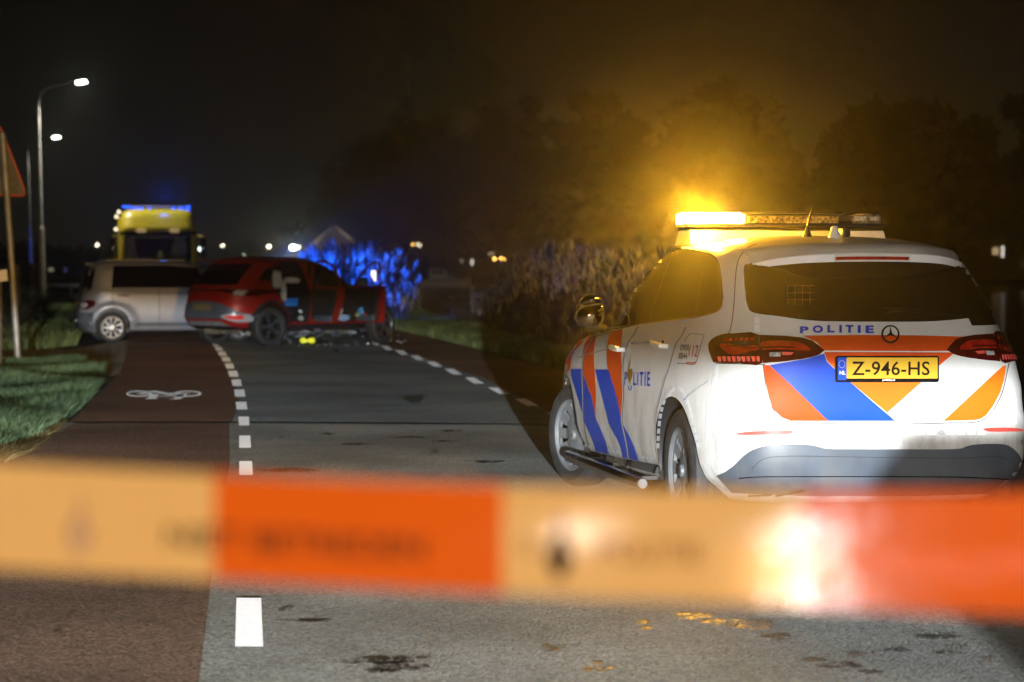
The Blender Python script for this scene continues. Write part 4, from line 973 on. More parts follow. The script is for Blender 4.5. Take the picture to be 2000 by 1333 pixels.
def crush(x, y, z):
    if x > 2.55:
        t_ = (x - 2.55) / .6; s_ = math.sin(7*y + 3*z) * math.cos(11*z + 2*y); x = x - .10 * t_ * (1 + s_); z = z - .05 * t_ * s_ if z > .5 else z
    return (x, y, z)
V = warp(V, crush); b_ = make('body', V, Fc, M['red'], rc, True, 38); CR = Car(rc, V, Fc)
b_.data.materials.append(M['interior'])
arch = [(0, .37, .41, -1.3, -.50), (0, .37, .41, .50, 1.3), (2.68, .37, .41, -1.3, -.50), (2.68, .37, .41, .50, 1.3)]
cs = []
for x, z, r, y0, y1 in arch: c = arch_cutter(x, z, r, y0, y1); c.matrix_world = rc.matrix_world; cs.append(c)
def prism_cut(poly, y0, y1):
    m_ = MB(); m_.prism(poly, y0, y1); c = m_.build('cutter', M['interior']); c.matrix_world = rc.matrix_world; cs.append(c)
prism_cut([(.02, 1.14), (.22, .84), (.42, .62), (.46, .44), (.86, .42), (.90, .9), (.86, 1.30), (.80, 1.53), (.42, 1.54), (.10, 1.42)], -1.3, .62)
prism_cut([(1.02, .42), (2.0, .42), (2.08, .80), (2.04, 1.05), (1.84, 1.26), (1.58, 1.45), (1.0, 1.53), (.96, 1.30), (.98, .9)], -1.3, .62)
bpy.context.view_layer.update(); boolean(b_, cs)
mb = MB(); mb.box((1.2, 0, .34), (3.0, 1.4, .16)); mb.box((0, 0, .36), (.16, 1.3, .14)); mb.build('underbody', M['black'], rc)
EX = mat('muddy_metal', (.30, .28, .22), .6, metal=.4, noise=.6, nscale=9, bump=.5, bscale=20)
mb = MB(); mb.tube([(-.55, -.15, .30), (-.62, .2, .29)], .085, 12); mb.tube([(-.45, .5, .29), (-.5, -.55, .27)], .055, 10); mb.tube([(-.3, -.6, .24), (.2, -.3, .25), (1.2, -.25, .22), (2.4, -.3, .22)], .045, 10); mb.box((-.52, 0, .33), (.12, 1.2, .10)); mb.build('exhaust', EX, rc, True)
mb = MB()
for i in range(26):
    x = random.uniform(.5, 2.6); mb.box((x, random.uniform(-.75, -.3), random.uniform(.17, .30)), (random.uniform(.06, .3), random.uniform(.04, .12), random.uniform(.02, .07)), Matrix.Rotation(random.uniform(-.6, .6), 3, 'Y') @ Matrix.Rotation(random.uniform(0, 3), 3, 'Z'))
mb.build('torn_undertray', M['bumper'], rc)
for s in (1, -1):
    make_wheel(rc, (0, s * .80, .36), s, .36, .225, .245, 'five', 0, M['alloy_dark'])
    make_wheel(rc, (2.68, s * .82, .36), s, .36, .225, .245, 'five', R(14) if s < 0 else 0, M['alloy_dark'])
for sg in (-1, 1):
    CR.side('arch_moulding', [(math.cos(t_)*.47, .37 + math.sin(t_)*.47) for t_ in np.linspace(-.35, math.pi + .3, 26)] + [(math.cos(t_)*.412, .37 + math.sin(t_)*.412) for t_ in np.linspace(math.pi + .3, -.35, 26)], M['black'], sg, .012, .1)
    CR.side('arch_moulding', [(2.68 + math.cos(t_)*.46, .37 + math.sin(t_)*.46) for t_ in np.linspace(0, math.pi + .3, 22)] + [(2.68 + math.cos(t_)*.412, .37 + math.sin(t_)*.412) for t_ in np.linspace(math.pi + .3, 0, 22)], M['black'], sg, .012, .1)
    CR.side('sill_moulding', [(.40, .32), (2.28, .32), (2.28, .40), (.44, .40)], M['black'], sg, .016)
for sg in (1,):
    CR.side('side_window', [(-.20, 1.20), (2.0, 1.16), (1.75, 1.38), (1.45, 1.50), (.5, 1.53), (.1, 1.45)], M['glass'], sg, .006)
CR.end('rear_window', [(-.66, 1.12), (.66, 1.12), (.60, 1.50), (-.60, 1.50)], M['glass'], -1, .006)
CR.end('rear_panel', sm([(-.80, .52), (.80, .52), (.80, .62), (.62, .74), (.30, .82), (-.30, .82), (-.62, .74), (-.80, .62)], 3, True), M['bumper'], -1, .008)
CR.end('number_plate', rrect(-.26+.0, .66, .26, .775, .02), mat('unreadable_plate', (.16, .13, .06), .5), -1, .018)
CR.end('skid_plate', [(-.62, .385), (.62, .385), (.50, .47), (-.50, .47)], mat('grey_skid_plate', (.22, .24, .26), .4, metal=.3), -1, .014)
for l in (-.36, -.12, .12, .36): CR.end('skid_rib', [(l-.012, .40), (l+.02, .40), (l+.012, .455), (l-.02, .455)], M['alloy'], -1, .03)
CR.end('bumper_lip', [(-.85, .31), (.85, .31), (.85, .385), (-.85, .385)], M['black'], -1, .010)
for s in (1, -1):
    CR.end('tail_light', [(s*.50, 1.00), (s*.62, 1.04), (s*.86, 1.04), (s*.90, 1.0), (s*.86, .92), (s*.70, .92), (s*.62, .98)][::s], M['lamp_dark'], -1, .014, .05)
    CR.end('tail_light_lens', [(s*.66, .97), (s*.70, 1.03), (s*.80, 1.02), (s*.78, .93), (s*.70, .93)][::s], M['lamp_clear'], -1, .022, .05)
    CR.end('fog_lamp_frame', sm([(s*.52, .56), (s*.66, .60), (s*.84, .60), (s*.85, .47), (s*.74, .46), (s*.62, .50)][::s], 2, True), M['alloy'], -1, .018, .05)
    fl = CR.end('fog_lamp', [(s*.58, .555), (s*.68, .575), (s*.81, .575), (s*.81, .51), (s*.74, .50)][::s], mat('fog_lens_' , (.6, .02, .015), .15, coat=1, emit=(1, .05, .03), es=.12), -1, .026, .05)
CR.end('lamp_bar', [(-.5, 1.01), (.5, 1.01), (.5, 1.035), (-.5, 1.035)], M['gloss_black'], -1, .01)
CR.end('badge', [(-.0, .93), (.03, .93), (.05, .975), (.02, .975)], M['chrome'], -1, .012)
CR.side('quarter_window', [(-.22, 1.20), (.02, 1.19), (.10, 1.30), (.16, 1.44), (-.02, 1.40)], M['glass'], -1, .006)
CR.side('tail_light_wing', [(-.78, .98), (-.60, .93), (-.44, 1.0), (-.60, 1.02), (-.80, 1.05)], M['gloss_black'], -1, .014, .05)
mb = MB(); mb.box((-.36, 0, 1.56), (.30, 1.20, .03), bev=.012); mb.build('roof_spoiler', M['red'], rc, True)
mb = MB(); mb.prism([(-.02, 1.62), (.10, 1.62), (.0, 1.69)], -.012, .012); mb.build('roof_aerial', M['red'], rc)
# seats, airbags and things lying inside
def soft(name, c, d, m, par, seed=1, amp=.02, sub=3):
    bm = bmesh.new(); bmesh.ops.create_cube(bm, size=1); bmesh.ops.subdivide_edges(bm, edges=bm.edges[:], cuts=4, use_grid_fill=True); r_ = random.Random(seed)
    for v in bm.verts:
        p = v.co.copy(); q = p.normalized() * .62; v.co = p.lerp(q, .55); v.co = Vector((v.co.x*d[0], v.co.y*d[1], v.co.z*d[2])) + Vector([r_.uniform(-amp, amp) for _ in range(3)]) + Vector(c)
    bm.verts.index_update(); o = make(name, [v.co[:] for v in bm.verts], [[v.index for v in f.verts] for f in bm.faces], m, par, True, None); bm.free(); return o
SEAT = mat('black_leather_seat', (.022, .022, .025), .5, noise=.3, nscale=6)
AIR = mat('airbag_fabric', (.72, .66, .55), .8, noise=.2, nscale=7, bump=.3, bscale=12)
for x in (.34, 1.30):
    s1 = soft('seat', (x + .28, -.42, .62), (.56, .52, .22), SEAT, rc, 3, .004)
    b1_ = soft('backrest', (x, -.42, .98), (.20, .52, .66), SEAT, s1, 4, .004)
    soft('headrest', (x - .04, -.42, 1.36), (.12, .26, .16), SEAT, s1, 5, .003)
soft('airbag', (.28, -.70, 1.22), (.16, .10, .30), AIR, rc, 6, .02)
soft('airbag', (.42, -.72, 1.02), (.10, .08, .36), AIR, rc, 7, .02); soft('airbag', (.62, -.70, 1.20), (.34, .08, .09), AIR, rc, 8, .015)
soft('airbag', (1.62, -.80, .62), (.20, .14, .16), AIR, rc, 9, .02); soft('airbag', (1.75, -.82, .50), (.26, .14, .10), mat('pale_blue_cloth', (.30, .42, .60), .8), rc, 10, .02)
mb = MB(); mb.box((1.23, -.80, 1.24), (.02, .02, .3)); mb.build('seat_belt', M['black'], rc)
# doors standing open, hinged at their front edge
def door(hx, ang, prof, win, hz, label_, items=()):
    """prof/win: outline in (distance back from the hinge, z)"""
    d = empty('car_door', (0, 0, 0)); d.parent = rc; d.location = (hx, -.885, 0); d.rotation_euler = (0, 0, ang); d.name = 'open_door'
    def hole(name, outer, inner, y0, y1, m):
        # ring between outline and window: build as strip by matching counts
        mm = MB(); n = len(outer)
        Vv = [(-a, y0, z) for a, z in outer] + [(-a, y0, z) for a, z in inner] + [(-a, y1, z) for a, z in outer] + [(-a, y1, z) for a, z in inner]
        Fv = []
        for i in range(n):
            j = (i+1) % n; Fv += [(i, j, n+j, n+i), (2*n+i, 3*n+i, 3*n+j, 2*n+j), (i, 2*n+i, 2*n+j, j), (n+i, n+j, 3*n+j, 3*n+i)]
        mm.add(Vv, Fv); return mm.build(name, m, d)
    mm = MB(); mm.prism([(-a, z) for a, z in prof], -.11, .005); sk = mm.build('door_skin', M['red'], d)
    mm = MB(); cx_ = sum(a for a, z in prof)/len(prof); cz_ = sum(z for a, z in prof)/len(prof)
    pr2 = [(-(cx_ + (a-cx_)*.78), cz_ + (z-cz_)*.86) for a, z in prof]; mm.prism(pr2, .004, .075); mm.build('door_trim', M['interior'], d)
    mm = MB(); mm.tube([(-a, .0, z) for a, z in smooth_line(win, 5)], .022, 8); mm.build('window_frame', M['red'], d, True)
    mm = MB(); mm.box((-cx_, .085, cz_ + .08), (.5, .05, .06), bev=.02); mm.build('arm_rest', M['black'], d, True)
    mm = MB(); mm.box((-cx_, .085, cz_ - .26), (.6, .04, .12), bev=.02); mm.build('door_pocket', M['bumper'], d, True)
    mm = MB(); mm.lathe([(0, .0), (.02, .0), (.02, .02), (0, .02)], 12, 'y', (-prof[2][0]+.03, -.01, .62)); mm.lathe([(0, .0), (.02, .0), (.02, .02), (0, .02)], 12, 'y', (-prof[2][0]+.03, -.01, .92)); mm.build('latch', M['chrome'], d)
    return d
rd = door(.93, R(84), [(.02, .42), (.72, .44), (.90, .78), (.98, 1.08), (.0, 1.10)], [(.02, 1.10), (.05, 1.38), (.16, 1.53), (.48, 1.54), (.80, 1.42), (.97, 1.10)], 1, '')
fd = door(1.97, R(80), [(.02, .42), (.92, .42), (.96, .80), (.97, 1.10), (.0, 1.08)], [(.0, 1.08), (.26, 1.30), (.55, 1.47), (.82, 1.53), (.93, 1.45), (.96, 1.10)], 1, '')
mb = MB(); mb.box((-.10, -.12, 1.17), (.10, .22, .16), bev=.04); mm_ = mb.build('door_mirror', M['bumper'], fd, True)
mb = MB(); mb.box((-.75, .02, 1.28), (.16, .012, .20)); tg = mb.build('door_reflection', mat('painted_reflection_white', (.9, .9, .88), .3, emit=(1, .93, .85), es=1.6), fd)  # reflection on the open door, painted as a glowing panel
mb = MB(); mb.prism([(-.67, 1.18), (-.67, 1.29), (-.80, 1.18)], .026, .030); mb.build('door_reflection_orange', M['orange'], fd)  # orange part of the same painted reflection
# things in door pockets and on the rear seat
def item(name, lab, cat, c, d, m, rot=(0, 0, 0), bev=.01):
    mm = MB(); mm.box((0, 0, 0), d, bev=bev); o = mm.build(name, m, None, True); o.matrix_world = rc.matrix_world @ Matrix.Translation(c) @ Matrix.Rotation(rot[2], 4, 'Z') @ Matrix.Rotation(rot[1], 4, 'Y'); tag(o, lab, cat); return o
bpy.context.view_layer.update()
BLU = mat('blue_carton', (.03, .20, .62), .6, emit=(.02, .2, .8), es=.0)
item('box', 'blue carton lying on the rear seat of the red car', 'box', (.62, -.66, .80), (.30, .10, .15), BLU)
item('bag', 'crumpled pale plastic bag in the rear footwell of the red car', 'bag', (.72, -.86, .50), (.13, .10, .10), M['lamp_clear'], (0, .3, .4), .04)
item('cloth', 'white tissue packet in the rear footwell above the bag', 'packet', (.70, -.86, .63), (.08, .06, .05), M['retro'], (0, .5, .2), .02)
fm = fd.matrix_world
def ditem(name, lab, cat, c, d, m, ry=0):
    mm = MB(); mm.box((0, 0, 0), d, Matrix.Rotation(ry, 3, 'Y'), bev=.01); o = mm.build(name, m, None, True); o.matrix_world = fm @ Matrix.Translation(c); tag(o, lab, cat)
ditem('packet', 'blue and white packet in the pocket of the open front door', 'packet', (-.46, .13, .62), (.14, .05, .12), mat('light_blue_wrapper', (.10, .38, .72), .5), .4)
ditem('cloth', 'yellow cloth in the pocket of the open front door', 'cloth', (-.36, .13, .56), (.10, .05, .07), mat('yellow_wrapper', (.62, .62, .05), .6), .3)
ditem('pouch', 'small red pouch in the pocket of the open front door', 'pouch', (-.62, .13, .58), (.09, .03, .03), mat('red_wrapper', (.6, .03, .02), .6), -.2)

# debris under and beside the red car
dm = MB()
for i in range(110):
    if i < 60: p = G(random.uniform(540, 730), random.uniform(664, 678), .01)
    elif i < 100: p = G(random.gauss(775, 40), random.uniform(655, 668), .01)
    else: p = G(random.uniform(420, 900), random.uniform(668, 690), .01)
    s_ = random.uniform(.012, .055); dm.box((p.x, p.y, .02 + s_*.2), (s_, s_*random.uniform(.4, 1), s_*random.uniform(.1, .5)), Matrix.Rotation(random.uniform(0, 3), 3, 'Z') @ Matrix.Rotation(random.uniform(-.5, .5), 3, 'X'), m=0 if random.random() < .6 else 1)
tag(dm.build('broken_fragments', [M['black'], M['lamp_clear']]), kind='stuff')
p = G(600, 676); ym = MB(); ym.box((-.07, 0, .075), (.11, .07, .10), bev=.035); ym.box((.08, 0, .075), (.11, .07, .10), bev=.035); ym.box((0, 0, .07), (.06, .05, .05))
YEL = mat('fluorescent_yellow', (.85, .85, .02), .5, emit=(.9, .85, .03), es=.35)
yo = ym.build('marker', YEL, None, True); yo.location = (p.x, p.y, .02); tag(yo, 'fluorescent yellow marker lying under the red car', 'marker')

# ================================================================== YELLOW TRUCK
M['yellow'] = mat('yellow_paint', (0.78, 0.60, 0.008), 0.35, coat=0.6, noise=0.08, nscale=1.5)
M['blue_on'] = mat('lit_blue_beacon', (.02, .08, 1), .3, emit=(.015, .11, 1.0), es=2.2)
tp_ = P(308, 519, 77); TA = R(-90 + 9)
tr = empty('tow_truck', (tp_.x, 77, 0), TA); tag(tr, 'tall yellow truck cab with blue beacons on its roof, behind the silver car', 'truck')
bpy.context.view_layer.update()
TK = [(.35,-2.0,.9,1.16,12,12), (.5,-2.1,1.0,1.22,12,11), (1.0,-2.1,1.03,1.24,12,10), (1.6,-2.1,1.02,1.24,12,10), (2.4,-2.1,.95,1.22,12,9), (2.55,-2.1,.93,1.21,12,9), (2.75,-2.1,.80,1.19,12,8), (3.0,-2.1,.62,1.15,12,7), (3.13,-2.0,.45,1.06,10,6), (3.19,-1.8,.2,.92,8,5), (3.21,-1.5,-.1,.6,5,4)]
V, Fc = body_mesh(TK, 40, 26); make('cab', V, Fc, M['yellow'], tr, True, 40); CT = Car(tr, V, Fc)
CT.end('sun_visor', [(-1.18, 2.36), (1.18, 2.36), (1.16, 2.47), (-1.16, 2.47)], M['gloss_black'], 1, .05, .2)
CT.end('windscreen', rrect(-1.04, 1.55, 1.04, 2.36, .08), M['glass'], 1, .02, .2)
CT.end('windscreen_surround', rrect(-1.20, 1.40, 1.20, 2.42, .08), M['black'], 1, .008, .2)
CT.end('grille', rrect(-.9, .75, .9, 1.40, .06), M['gloss_black'], 1, .03, .2)
CURT = mat('grey_curtain', (.22, .22, .21), .9, noise=.4, nscale=4)
CT.end('curtain', [(-1.0, 1.6), (-.62, 1.6), (-.74, 2.3), (-1.0, 2.3)], CURT, 1, .03, .2)
CT.end('seat_cover', sm([(.42, 1.6), (.86, 1.6), (.88, 2.1), (.70, 2.28), (.5, 2.2)], 2, True), CURT, 1, .03, .2)
CT.end('dash_trim', [(-1.0, 1.58), (-.2, 1.58), (-.2, 1.63), (-1.0, 1.63)], mat('beige_trim', (.35, .30, .18), .7), 1, .034, .2)
CT.end('bottle', sm([(.0, 1.60), (.14, 1.60), (.15, 1.76), (.09, 1.88), (.04, 1.88), (-.01, 1.76)], 2, True), mat('pale_bottle', (.5, .5, .25), .6), 1, .036, .2)
CT.end('visor_blind', [(-.9, 2.26), (.9, 2.26), (.9, 2.33), (-.9, 2.33)], CURT, 1, .034, .2)
for s in (-1, 1):
    mb = MB(); mb.box((1.0, s*.52, 2.50), (.10, .30, .13), bev=.04); mb.build('roof_lamp', mat('dull_lamp', (.5, .4, .2), .2, emit=(1, .7, .3), es=.25), tr, True)
    mb = MB(); mb.box((.95, s*1.42, 1.95), (.12, .18, .66), bev=.04); mr = mb.build('door_mirror', M['gloss_black'], tr, True)
    mb = MB(); mb.tube([(.85, s*1.2, 2.35), (.98, s*1.42, 2.32)], .03, 6); mb.tube([(.85, s*1.2, 1.6), (.98, s*1.42, 1.62)], .03, 6); mb.build('mirror_arm', M['yellow'], mr)
    mb = MB(); mb.tube([(-1.2, s*1.12, .52), (-1.2, s*.85, .52)], .5, 24); mb.tube([(.1, s*1.12, .52), (.1, s*.85, .52)], .5, 24); mb.build('wheel', M['rubber'], tr)
mb = MB(); mb.box((-1.0, -1.2, 2.3), (.6, .12, 1.3), bev=.05); mb.build('air_deflector', M['yellow'], tr, True)
mb = MB(); mb.box((-.15, 0, 3.26), (.3, 2.0, .10), bev=.03); bb = mb.build('beacon_bar', mat('bar_grey', (.35, .28, .2), .5), tr, True)
for i, (y, d_, z) in enumerate(((-.97, .30, 3.27), (-.62, .34, 3.22), (-.25, .08, 3.24), (.50, .10, 3.23), (.74, .16, 3.24), (.97, .14, 3.28), (.96, .12, 3.20))):
    mb = MB(); mb.box((.02, y, z), (.12, d_, .07), bev=.025); mb.build('blue_beacon', M['blue_on'], bb, True)
for y, z in ((-1.22, 3.10), (-1.30, 2.95), (-1.32, 2.55)):
    mb = MB(); mb.lathe([(0, .05), (.05, .03), (.06, 0)], 12, 'x', (.3, y, z)); mb.build('marker_lamp', mat('marker_lens', (1, .9, .6), .3, emit=(1, .9, .6), es=1.6), tr)
mb = MB(); mb.box((-4.4, 0, 1.0), (4.5, 2.3, .35)); mb.build('chassis', M['black'], tr)

# ================================================================== STREET LAMPS
def street_lamp(base, h, reach, yaw, lean, lab, es, blue=False):
    o = empty('street_lamp', base, yaw); tag(o, lab, 'street lamp', 'street lamps along the left side of the road')
    f = lambda z: (lean * z / h, 0, z)
    m_ = MB(); m_.tube([f(0), f(h*.36), f(h*.362), f(h*.37)], [.105, .10, .10, .065], 14); m_.tube([f(h*.37), f(h*.70), f(h*.705), f(h*.93)], [.062, .055, .043, .04], 14)
    m_.build('pole', M['steel'], o, True)
    m_ = MB(); a = f(h*.93); m_.tube([a, (a[0] + .03, 0, h*.955), (a[0] + .18, 0, h*.985), (a[0] + .5, 0, h*1.0), (a[0] + reach*.85, 0, h*1.008), (a[0]+reach, 0, h*1.013)], [.04, .038, .035, .032, .03, .03], 12); m_.build('arm', M['steel'], o, True)
    c = Vector((a[0] + reach + .22, 0, h*1.018)); m_ = MB()
    m_.box(c, (.56, .20, .10), Matrix.Rotation(R(-7), 3, 'Y'), bev=.035); hd = m_.build('lamp_head', M['blue_on'] if blue == 2 else M['steel'], o, True)
    m_ = MB(); m_.box(c + Vector((.09, -.02, -.02)), (.34, .22, .10), Matrix.Rotation(R(-7), 3, 'Y'), bev=.03); m_.build('lamp_glass', mat('lit_white_lamp', (1, 1, 1), .3, emit=(.93, 1.0, .80), es=es), hd, True)
    return o
px1 = 4700/77.0; b0 = P(84, 519, 77); street_lamp((b0.x, 77, 0), 7.15, 1.10, R(-4), -.16, 'tall grey street lamp nearest the camera, left of the silver car', 22)
b1 = P(62, 519, 112); street_lamp((b1.x, 112, 0), 7.25, 1.05, R(-4), -.20, 'street lamp farther back, its lower pole lit blue', 22)
lamp('street_lamp_light', 'SPOT', (b0.x + 1.1, 77, 7.1), 1500, (1, .95, .8), .15, (0, 0, 0), spot_size=R(140), spot_blend=.6)
lamp('street_lamp_light', 'SPOT', (b1.x + 1.1, 112, 7.2), 420, (1, .95, .8), .15, (0, 0, 0), spot_size=R(140), spot_blend=.6)
bp_ = lamp('blue_beacon_light', 'SPOT', (tp_.x - 2.6, 80, 1.6), 16000, (.01, .10, 1.0), .1, spot_size=R(5.5), spot_blend=.5); aim(bp_, (b1.x, 112, 1.9))
LG = {}
def far_lamp(px_, py_, Y, sz, col, es, lab, cat='street lamp', grp='small lamps far down the road', nm='street_lamp', wide=1.0):
    c = P(px_, py_, Y); o = empty(nm, (c.x, Y, 0)); tag(o, lab, cat, grp)
    m_ = MB(); m_.tube([(0, 0, -.1), (0, 0, c.z)], [.07, .05], 8); m_.build('pole', M['steel'], o)
    k = (col, es)
    if k not in LG: LG[k] = mat('lit_lamp', (1, 1, 1), .3, emit=col, es=es)
    m_ = MB(); m_.lathe([(0, sz), (sz*.7*wide, sz*.7), (sz*wide, 0), (sz*.7*wide, -sz*.7), (0, -sz)], 12, 'z', (0, 0, c.z)); m_.build('lamp_glass', LG[k], o)
W_ = (1, .86, .62); GW = (.85, 1, .85)
far_lamp(435, 480, 330, .20, W_, 9, 'small warm lamp far away, leftmost of the three above the red car roof')
far_lamp(525, 482, 330, .22, W_, 22, 'small bright lamp far away, middle of the three above the red car roof')
far_lamp(573, 484, 300, .26, (.85, 1, .97), 85, 'brightest white lamp far away, left of the gabled house', wide=1.7)
far_lamp(584, 483, 302, .18, W_, 7, 'dim lamp just right of the brightest far lamp')
far_lamp(190, 479, 330, .22, W_, 9, 'small lamp far away left of the yellow truck')
far_lamp(391, 487, 250, .20, GW, 7, 'small lamp seen right of the yellow truck cab')
far_lamp(475, 499, 300, .22, (.5, .7, .45), 1.6, 'dull green lamp low over the red car roof')
A_ = (1, .50, .10); gl = 'lit garden lamps on the far bank'
for i, (x, y, e, d) in enumerate(((806, 478, 9, 'upper left of a cluster of three'), (816, 478, 4, 'middle of a cluster of three'), (820, 480, 4, 'right of a cluster of three'), (782, 509, 12, 'beside the blue-lit reeds'), (788, 509, 10, 'just right of its brighter twin by the reeds'), (966, 506, 12, 'left of the lamps right of the boat'), (978, 505, 10, 'middle of the lamps right of the boat'), (984, 507, 8, 'right of the lamps right of the boat'))):
    far_lamp(x, y, 322 + i, .19, A_ if i not in (1, 2) else W_, e, 'small amber lamp on the far bank, ' + d, 'garden lamp', gl, 'garden_lamp')
# light reaching past the left verge
lb_ = lamp('blue_beacon_light', 'POINT', (tp_.x + .3, 76.4, 3.7), 25, (.02, .12, 1.0), .12)

# ================================================================== ROAD SIGN seen from behind
sb = G(37, 718); sg_ = empty('road_sign', sb, 0); tag(sg_, 'triangular road sign seen from behind on a leaning steel pole at the left edge', 'road sign')
tx = P(5, 262, sb.y) - sb
m_ = MB(); m_.tube([(0, 0, -.1), tx * .5, tx], .045, 18); m_.build('pole', M['steel'], sg_, True)
ctr = Vector((P(4, 330, sb.y).x - sb.x - .07, .07, P(4, 330, sb.y).z)); rot = Matrix.Rotation(R(50), 3, 'Z')
SB = mat('sign_back_grey', (.26, .24, .20), .5, metal=.2, noise=.3, nscale=5)
m_ = MB(); h_ = .86; a_ = .40
tri = []
for cx_, cz_, s0 in ((0, .52, 30), (-.40, -.30, 150), (.40, -.30, 270)):
    for i in range(7): an = R(s0 + 20*i); tri.append((cx_ + .06*math.cos(an), cz_ + .06*math.sin(an)))
# convex outline
tri = [t_ for t_ in tri]
m_.prism(tri, -.006, .006, f=lambda a, z, y: tuple(rot @ Vector((a, y, z)) + ctr)); m_.build('sign_plate', SB, sg_)
m_ = MB(); ol = tri + [tri[0]]; m_.tube([tuple(rot @ Vector((a, 0, z)) + ctr) for a, z in ol], .016, 8, cap=False); m_.build('sign_rim', mat('orange_red_rim', (.62, .12, .04), .5), sg_, True)
m_ = MB()
for z in (-.2, .2): m_.box(rot @ Vector((0, -.03, z)) + ctr, (.50 if z < 0 else .26, .03, .04), rot); 
m_.build('sign_bracket', M['steel'], sg_)
# little house-number board
hb_ = P(3, 539, 31); o = empty('number_board', (hb_.x, 31, 0)); tag(o, 'small white board on a post, cut by the left picture edge', 'board')
m_ = MB(); m_.box((0, 0, hb_.z), (.15, .02, .15), Matrix.Rotation(R(-6), 3, 'Y'), bev=.006); m_.build('board', mat('white_board', (.75, .72, .68), .5), o)
m_ = MB(); m_.tube([(-.02, .03, 0), (-.02, .03, hb_.z)], .02, 8); m_.build('post', M['wood'], o)
# fence posts
def fpost(px_, top, Y, r, lab):
    b = P(px_, 519, Y); t_ = P(px_, top, Y).z; o = MB(); o.tube([(0, 0, -.1), (.01, 0, t_*.6), (0, .01, t_ - .02), (0, .01, t_)], [r, r*.97, r*.95, r*.8], 10); q = o.build('fence_post', M['wood'], None, True); q.location = (b.x, Y, 0); tag(q, lab, 'post', 'wooden posts by the left verge')
fpost(32, 516, 52, .085, 'weathered wooden post left of the street lamp, leftmost of the pair')
fpost(64, 514, 58, .11, 'thick wooden post just left of the street lamp pole')
# hedge-like undergrowth by the posts
g5 = blades('undergrowth', [(-140,640),(-140,606),(60,600),(78,612),(78,640),(20,664)], 16000, .55, .02, leafmat('undergrowth', (.05, .055, .025), (.03, .03, .015)), 12)
# low kerb and rail lines left behind
m_ = MB(); a, b = G(60, 583), G(170, 583); m_.box(((a.x+b.x)/2, a.y, .1), (b.x-a.x+6, .25, .2)); o = m_.build('kerb', mat('concrete_kerb', (.20, .19, .17), .8)); tag(o, kind='structure')
m_ = MB(); a = P(90, 536, 95); b = P(235, 536, 95)
railo = empty('guard_rail', (a.x, 95, 0)); tag(railo, 'low grey guard rail in the dark behind the street lamp', 'guard rail')
m_ = MB(); m_.box(((b.x-a.x)/2, 0, .62), (b.x-a.x, .05, .16)); m_.build('rail', M['steel'], railo)
for i in range(4):
    m_ = MB(); m_.box(((b.x-a.x)*i/3, .05, .3), (.1, .08, .62)); m_.build('post', M['steel'], railo)

# ================================================================== TAPE in the foreground
TZ = 1.62
def tpnt(x, y): return P(x, y, TZ)
def tape_mat(name, col):
    m = bpy.data.materials.new(name); m.use_nodes = True; T = m.node_tree; b = T.nodes['Principled BSDF']; b.inputs['Base Color'].default_value = (*col, 1); b.inputs['Roughness'].default_value = .085; b.inputs['Specular IOR Level'].default_value = .035
    td = T.nodes.new('ShaderNodeBsdfTranslucent'); td.inputs[0].default_value = (*col, 1); mx = T.nodes.new('ShaderNodeMixShader'); mx.inputs[0].default_value = .35
    n = T.nodes.new('ShaderNodeTexNoise'); n.inputs['Scale'].default_value = 14; bp = T.nodes.new('ShaderNodeBump'); bp.inputs['Strength'].default_value = .12; bp.inputs['Distance'].default_value = .0015
    T.links.new(n.outputs['Fac'], bp.inputs['Height']); T.links.new(bp.outputs[0], b.inputs['Normal'])
    T.links.new(b.outputs[0], mx.inputs[1]); T.links.new(td.outputs[0], mx.inputs[2]); T.links.new(mx.outputs[0], T.nodes['Material Output'].inputs[0]); return m
TW = tape_mat('tape_white_amber_cast', (.62, .41, .155)); TO = tape_mat('tape_orange', (.60, .11, .008))  # the white has the cast of the amber light mixed into its colour
def edge(x):   # top and bottom edge of the tape in the picture plane at its distance
    u = x / 2000; return 905 + 58*u + 16*math.sin(math.pi*u*1.0), 1110 + 92*u + 4*math.sin(math.pi*u)
bounds = [-1300, -710, -150, 418, 982, 1568, 2150, 2730, 3300]
root = empty('barrier_tape', (0, TZ, 1.2)); tag(root, 'orange and white police barrier tape stretched across the foreground, out of focus', 'barrier tape')
ri = Matrix.Translation((0, TZ, 1.2)).inverted()
def tape_pt(x, v):
    t_, b_ = edge(x); y = t_ + (b_ - t_) * v; q = tpnt(x, y); p = P(x, y, TZ - .058 * (q.x - .2) + .080 * (q.z - 1.217) + .0030 * math.sin(x / 310.0 + 1.0) + .0010 * math.cos(v * 3.0 + x / 500.0)); return ri @ p
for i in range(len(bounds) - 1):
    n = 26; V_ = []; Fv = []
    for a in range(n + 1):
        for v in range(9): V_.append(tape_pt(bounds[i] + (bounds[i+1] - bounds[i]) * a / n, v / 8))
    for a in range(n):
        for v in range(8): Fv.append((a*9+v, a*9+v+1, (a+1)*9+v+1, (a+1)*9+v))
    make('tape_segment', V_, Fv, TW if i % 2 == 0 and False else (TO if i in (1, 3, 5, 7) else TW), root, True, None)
def tape_text(txt, x0, x1, v0, v1, m, bold=.01, sp_=1.0):
    V2, Fv = text2d(txt, bold, sp_)
    make('tape_letters', [tape_pt(x0 + (x1 - x0) * a, v1 + (v0 - v1) * b) + Vector((0, -.0012, 0)) for a, b in V2], Fv, m, root)
tape_text('NIET BETREDEN', 325, 830, .50, .72, M['letter_black'], .01)
tape_text('POLITIE', 1170, 1370, .46, .66, mat('faded_print', (.14, .06, .02), .9, spec=.05), .01)
tape_text('O', 1015, 1045, .46, .64, mat('faded_print', (.14, .06, .02), .9, spec=.05), .01)
